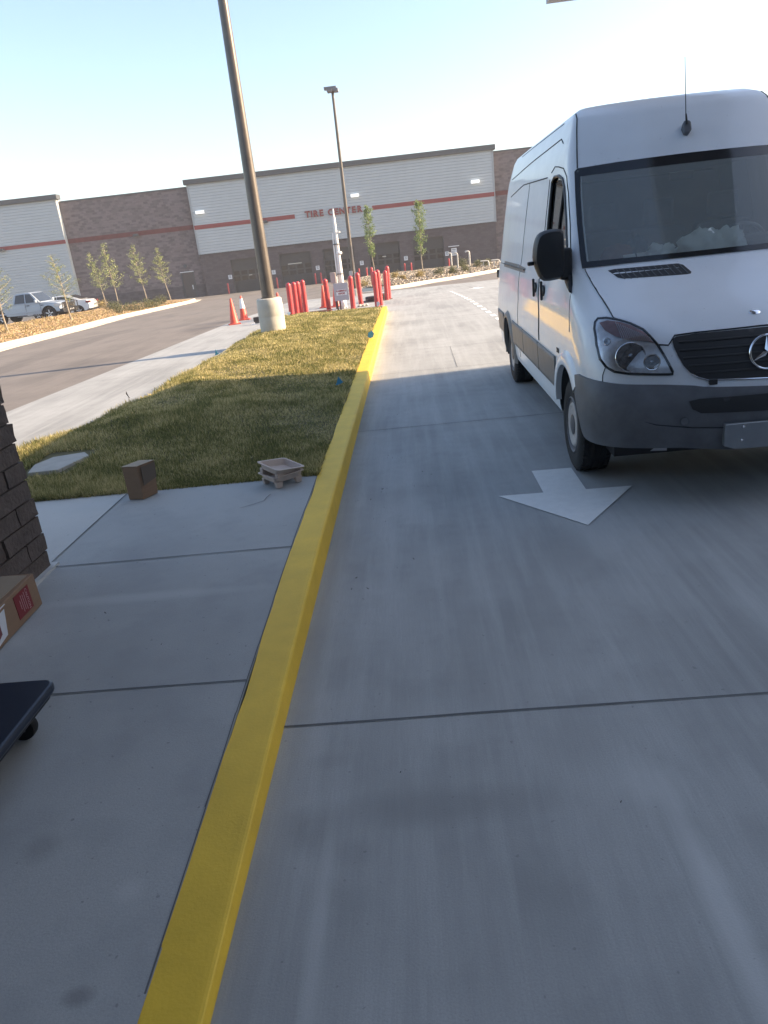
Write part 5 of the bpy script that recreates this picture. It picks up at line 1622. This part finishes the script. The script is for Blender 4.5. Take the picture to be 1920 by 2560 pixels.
for s in (-1, 1):
    yw = lambda z: s*(.835-.20*max(0, (z-.98)/.44))
    quad('side_window', [(.95, yw(.99), 1.0), (.42, yw(1.32), 1.32), (.0, yw(1.36), 1.36), (.0, yw(.99), 1.0)], M_CGL, S2)
    quad('side_window', [(-.05, yw(.99), 1.0), (-.05, yw(1.36), 1.36), (-.6, yw(1.34), 1.34), (-1.15, yw(1.12), 1.12), (-1.1, yw(1.0), 1.02)], M_CGL, S2)
    MB().box((-2.27, s*.60, .80), (-1.98, s*.885, .93)).build('tail_lamp', M_CRED, S2, bevel=.02)
    for x in (1.4, -1.42): carwheel(S2, x, s*.80, .32, s, .20)
    MB().box((.72, s*.86, .98), (.84, s*1.0, 1.08)).build('wing_mirror', M_CARW, S2, bevel=.02)
    MB().box((-.02, s*.86, .30), (-.01, s*.912, .98)).build('door_gap', M_SEAM, S2)
MB().box((-2.345, -.25, .60), (-2.30, .25, .72)).build('number_plate', M_PLATE, S2)
MB().box((-2.32, -.06, .86), (-2.27, .06, .92)).build('boot_badge', M_CHROME, S2)
MB().box((-2.34, -.86, .30), (-2.15, .86, .38)).build('lower_bumper', M_BLACK, S2, bevel=.02)

# ------------------------------------------------------------------ near the walk
M_CARD = mat('cardboard', (.27, .17, .105), .85, noise=.12, nscale=6, stretch=(1, 1, 6))
M_CARDT = mat('cardboard_top', (.36, .29, .21), .85, noise=.1, nscale=8)
M_TAPE = mat('packing_tape', (.33, .27, .20), .3)
M_LBLR = mat('red_label', (.20, .02, .022), .6)
M_PAP = mat('white_paper_label', (.66, .67, .70), .6, noise=.06, nscale=30)
M_PAPD = mat('label_dark_print', (.16, .045, .05), .7)
# long carton by the block wall; side face looks towards the lane
t = thing('carton', (-2.165, 3.51, .136), 0, 'long cardboard carton with a red caution label lying against the block wall', 'cardboard box')
t.rotation_euler = (rad(1.9), 0, 0)
bx = MB().box((-.24, -1.35, 0), (0, 0, .188)).build('box', M_CARD, t, bevel=.004)
MB().prism([(-.235, -.01), (-.02, -.03), (-.03, -.30), (-.235, -.34)], .1895, .193).build('flap', M_CARDT, t)
MB().box((-.16, -1.34, .189), (-.10, -.05, .1905)).build('tape', M_TAPE, t)
rl = MB().box((.0005, -.235, .035), (.0025, -.085, .165)).build('caution_label', M_LBLR, t)
RX = lambda y, z, x=.003: Matrix(((0, 0, 1, x), (1, 0, 0, y), (0, 1, 0, z), (0, 0, 0, 1)))
M_PINK = mat('label_pale_print', (.50, .30, .30), .6)
# letters run down the label
RV = lambda y, z: Matrix(((0, 0, 1, .0032), (0, 1, 0, y), (-1, 0, 0, z), (0, 0, 0, 1)))
text_mesh('CAUTION', .026, .0004, 'lettering', M_PINK, rl, RV(-.118, .10))
for k, ln_ in enumerate((.100, .085, .095, .05)):
    MB().box((.0028, -.140-.017*k-.003, .10-ln_/2), (.0033, -.140-.017*k+.001, .10+ln_/2)).build('small_print', M_PINK, rl)
sh = MB().prism([(-.47, .145), (-.33, .157), (-.345, .10), (-.365, .03), (-.52, .005), (-.62, .01), (-.60, .15)], .0006, .0022, RX(0, 0, 0)).build('shipping_label', M_PAP, t)
MB().prism([(-.415, .135), (-.40, .135), (-.405, .055), (-.47, .028), (-.55, .028), (-.55, .045), (-.48, .045), (-.43, .075)], .0024, .0028, RX(0, 0, 0)).build('print', M_PAPD, sh)
MB().prism([(-.60, .160), (-.31, .172), (-.315, .178), (-.60, .168)], .0006, .0018, RX(0, 0, 0)).build('tape_strip', M_PAP, t)
# small upright carton at the lawn edge
t = thing('carton', (-2.29, 5.20, .153), rad(-2), 'small upright cardboard box standing at the edge of the grass', 'cardboard box')
# slightly skewed upright box: bottom footprint and top footprint
mb = MB(); bot = [(0, 0), (.125, -.02), (.185, .12), (.06, .14)]; top_ = [(-.0, .0), (.125, -.02), (.205, .13), (.08, .15)]
mb.v = [(x, y, 0) for x, y in bot]+[(x, y, .262) for x, y in top_]
mb.f = [(3, 2, 1, 0), (4, 5, 6, 7), (0, 1, 5, 4), (1, 2, 6, 5), (2, 3, 7, 6), (3, 0, 4, 7)]
mb.build('box', M_CARD, t, bevel=.003)
mb = MB(); mb.v = [(x, y, .2635) for x, y in ((-.004, -.002), (.128, -.024), (.209, .13), (.079, .153))]; mb.v += [(x, y, .266) for x, y, z in mb.v[:4]]
mb.f = [(3, 2, 1, 0), (4, 5, 6, 7), (0, 1, 5, 4), (1, 2, 6, 5), (2, 3, 7, 6), (3, 0, 4, 7)]
mb.build('lid', M_CARDT, t)
# dark printed panel on the right-hand face
a, b = Vector((.128, -.018, 0)), Vector((.19, .122, 0))
up = Vector((.02, .01, .262))
n_ = Vector((.92, -.38, 0))*.003
P0 = [a.lerp(b, .08)+up*.40, a.lerp(b, .97)+up*.50, a.lerp(b, .97)+up*.97, a.lerp(b, .02)+up*.96]
quad('dark_panel', [p+n_ for p in P0], mat('carton_dark_print', (.14, .11, .085), .8), t, .002)
# two stacked paint trays of beige moulded fibre
M_TRAY = mat('beige_moulded_tray', (.60, .49, .42), .75, noise=.12, nscale=14, bump=.3, bscale=120)
def tray(z, rot, skew, label):
    t = thing('tray', (-1.108, 5.285, z), rot, label, 'tray', 'stacked beige trays on the walk')
    t.rotation_euler = (skew[0], skew[1], rot)
    W, D, H = .128, .122, .044
    mb = MB()
    def loop(w_, d_, zz, r=.03):
        out = []
        for cx, cy, a0 in ((w_-r, d_-r, 0), (-w_+r, d_-r, 90), (-w_+r, -d_+r, 180), (w_-r, -d_+r, 270)):
            for k in range(5):
                a = rad(a0+22.5*k); out.append((cx+r*math.cos(a), cy+r*math.sin(a), zz))
        return out
    L_ = [loop(W-.02, D-.02, 0), loop(W-.004, D-.004, H), loop(W+.010, D+.010, H+.001), loop(W+.010, D+.010, H+.006), loop(W-.006, D-.006, H+.006), loop(W-.022, D-.022, .006)]
    for q in L_: mb.v += q
    n = 20
    for i in range(len(L_)-1):
        for j in range(n): mb.f.append((i*n+j, i*n+(j+1) % n, (i+1)*n+(j+1) % n, (i+1)*n+j))
    mb.f.append(tuple(reversed(range(n)))); mb.f.append(tuple(5*n+j for j in range(n)))
    mb.build('shell', M_TRAY, t, auto=.6)
    for x, y in ((-.085, -.095), (.085, -.095), (-.085, .095), (.085, .095)):
        MB().prism([(-.03, .005), (.03, .005), (.02, -.042), (-.02, -.042)], y-.018, y+.018, Matrix.Translation((x, 0, 0)) @ MF).build('foot', M_TRAY, t, bevel=.003)
    return t
tray(.195, rad(40), (0, 0), 'lower beige tray with splayed feet on the walk beside the yellow kerb')
tray(.252, rad(48), (rad(8), rad(9)), 'upper beige tray tipped on top of the lower one beside the yellow kerb')
# flat stone lid in the lawn
t = thing('utility_lid', (-3.36, 6.36, lawnz(-3.36, 6.36)+.005), rad(12), 'flat pale concrete slab sunk in the shaded grass beside the block wall', 'slab')
MB().prism([(-.22, -.26), (.05, -.30), (.24, .10), (.17, .26), (-.12, .24), (-.24, .02)], -.03, .012).build('slab', M_GKERB, t, bevel=.008)
# cart deck at the left edge
M_CART = mat('navy_plastic_deck', (.022, .030, .050), .35, noise=.2, nscale=5)
t = thing('platform_cart', (-1.575, 2.50, .100), 0, 'dark navy plastic dolly deck with a caster, cut by the left edge', 'cart')
R_ = .05
pl2 = [(-.62, -.95), (.0, -.95)]+[(-R_+R_*math.cos(a), -R_+R_*math.sin(a)) for a in [PI/2*i/6 for i in range(7)]]+[(-.62, 0)]
MB().prism(pl2, .135, .175).build('deck', M_CART, t, bevel=.012)
MB().prism([(x*.94-.018, y*.97-.015) for x, y in pl2], .112, .136).build('underframe', M_BLACK, t, bevel=.008)
for x, y in ((-.11, -.14), (-.52, -.14), (-.085, -.8), (-.52, -.8)):
    MB().lathe([(.053, -.02), (.056, -.012), (.056, .012), (.053, .02), (.02, .022), (.001, .022)], 24, (x, y, .050), 'y').build('caster', M_RUB, t, auto=.6)
    MB().box((x-.02, y-.028, .04), (x+.02, y-.022, .12)).build('caster_fork', M_STEEL, t); MB().box((x-.02, y+.024, .04), (x+.02, y+.030, .12)).build('caster_fork', M_STEEL, t)

# ------------------------------------------------------------------ things lying behind the windscreen
VM = Matrix.Translation((VX, VY, 0)) @ Matrix.Rotation(VYAW, 4, 'Z')
M_CLOTH = mat('white_cloth', (.90, .93, .90), .85, noise=.1, nscale=12)
def heap(name, x, y, z, rx, ry, rz, m, label, cat, seed, fold=.35, grp=None):
    p = VM @ Vector((x, y, z))
    t = thing(name, p, VYAW, label, cat, grp)
    bm = bmesh.new(); bmesh.ops.create_icosphere(bm, subdivisions=4, radius=1)
    off = Vector((seed*3.1, seed*1.7, 0))
    for v_ in bm.verts:
        q = v_.co.copy()
        a_ = mathutils.noise.noise(q*1.7+off); b_ = abs(mathutils.noise.noise(q*3.8+off)); c_ = abs(mathutils.noise.noise(q*8+off))
        s_ = 1+fold*a_+.45*fold*(1-3*b_)+.2*fold*(1-3*c_)
        v_.co = Vector((q.x*rx*s_, q.y*ry*s_, max(0, q.z)*rz*s_*1.2+.002*(q.z > 0)))
    me = bpy.data.meshes.new('folds'); bm.to_mesh(me); bm.free()
    link('folds', me, t, m, True); return t
heap('cloth', -.02, .13, 1.497, .15, .09, .115, M_CLOTH, 'large crumpled white cloth heap on the dashboard behind the windscreen', 'cloth', 1)
heap('cloth', .16, .14, 1.497, .11, .08, .105, M_CLOTH, 'smaller white cloth heap on the dashboard, right of the large one', 'cloth', 2)
heap('crumpled_paper', -.31, .12, 1.497, .09, .06, .055, M_CLOTH, 'small crumpled pale paper on the dashboard left of the cloth heaps', 'paper', 3, .5)
heap('cap', -.60, .18, 1.497, .115, .085, .09, mat('cap_red_brown', (.22, .07, .055), .85, noise=.2, nscale=12), 'red-brown cap on the dashboard in the left corner of the windscreen', 'cap', 4, .2)
heap('glove', -.44, .24, 1.497, .07, .06, .10, mat('dark_blue_glove', (.03, .05, .08), .8), 'dark bundle on the dashboard between the cap and the crumpled paper', 'glove', 5, .4)
for x, y, a, lab in ((-.535, .08, .2, 'small white card at the left of the dashboard in front of the cap'), (-.43, .12, -.1, 'small white card leaning in front of the dark bundle')):
    p = VM @ Vector((x, y, 1.505))
    t = thing('paper_card', p, VYAW+a, lab, 'card', 'white cards on the dashboard')
    MB().prism([(-.045, 0), (.045, .004), (.043, .032), (-.045, .030)], 0, .004, Matrix.Rotation(rad(-30), 4, 'X') @ MF).build('card', M_WHITE, t)
p = VM @ Vector((-.33, .33, 1.50))
t = thing('clipboard', p, VYAW+.1, 'pale sheet propped at the back of the dashboard behind the dark bundle', 'papers')
MB().prism([(-.16, 0), (.16, 0), (.16, .075), (-.16, .08)], 0, .004, Matrix.Rotation(rad(-40), 4, 'X') @ MF).build('sheet', mat('grey_green_sheet', (.30, .34, .31), .6), t)
# scrap under the bumper and leaf litter on the lane
t = thing('paper_scrap', VM @ Vector((-.575, -.80, .33)), .2, 'small pale tag hanging under the van bumper', 'scrap')
MB().prism([(-.06, .01), (.055, -.004), (.055, .022), (-.03, .028)], 0, .002, MF).build('tag', M_PAP, t)
MB().tube([(0, 0, .02), (0, .02, .06)], .002, 5).build('string', M_BLACK, t)
M_LIT = mat('leaf_litter', (.055, .05, .045), .9)
rl_ = random.Random(4)
mb = MB()
spots = [(-.36, 5.32, 5), (-.30, 6.2, 4), (-.05, 5.35, 3), (-.50, 5.1, 3), (.02, 5.62, 2), (-.48, 3.72, 3), (-.44, 3.5, 1), (-.02, 3.9, 1), (-.30, 4.6, 2), (.1, 6.6, 2), (-.25, 7.9, 2), (.35, 8.6, 1), (1.0, 11.6, 2), (.2, 2.9, 1), (.5, 1.9, 1), (-.2, 2.0, 1), (.0, 11.5, 2), (-.35, 12.4, 2), (.9, 14.2, 1), (-.2, 13.6, 1), (.4, 10.9, 1), (.9, 2.7, 1), (-1.4, 3.0, 1), (-1.7, 3.4, 1), (-1.25, 4.2, 1)]
for x, y, n in spots:
    for k in range(n):
        cx, cy = x+rl_.gauss(0, .05), y+rl_.gauss(0, .06); a = rl_.uniform(0, PI); s_ = rl_.uniform(.003, .012)
        z_ = zs(cy)+.004 if x < -.9 and y < 5.4 else .004
        b = len(mb.v)
        for u, w_, h_ in ((-1, 0, .0), (0, .4, .003), (1, .1, .006), (0, -.35, .001)):
            mb.v.append((cx+math.cos(a)*u*s_-math.sin(a)*w_*s_, cy+math.sin(a)*u*s_+math.cos(a)*w_*s_, z_+h_))
        mb.f.append((b, b+1, b+2, b+3))
o = link('litter', mb.mesh('litter'), None, M_LIT); tag(o, 'dark specks of leaf litter scattered on the concrete lane', 'litter', kind='stuff')
# ------------------------------------------------------------------ haze
m = bpy.data.materials.new('haze'); m.use_nodes = True
n = m.node_tree.nodes; n.remove(n['Principled BSDF'])
pv = n.new('ShaderNodeVolumePrincipled'); pv.inputs['Color'].default_value = (.92, .90, .90, 1); pv.inputs['Density'].default_value = .0010
m.node_tree.links.new(pv.outputs[0], n['Material Output'].inputs['Volume'])
o = MB().box((-222, -62, -3), (222, 262, 14.8)).build('haze', m); o['kind'] = 'stuff'
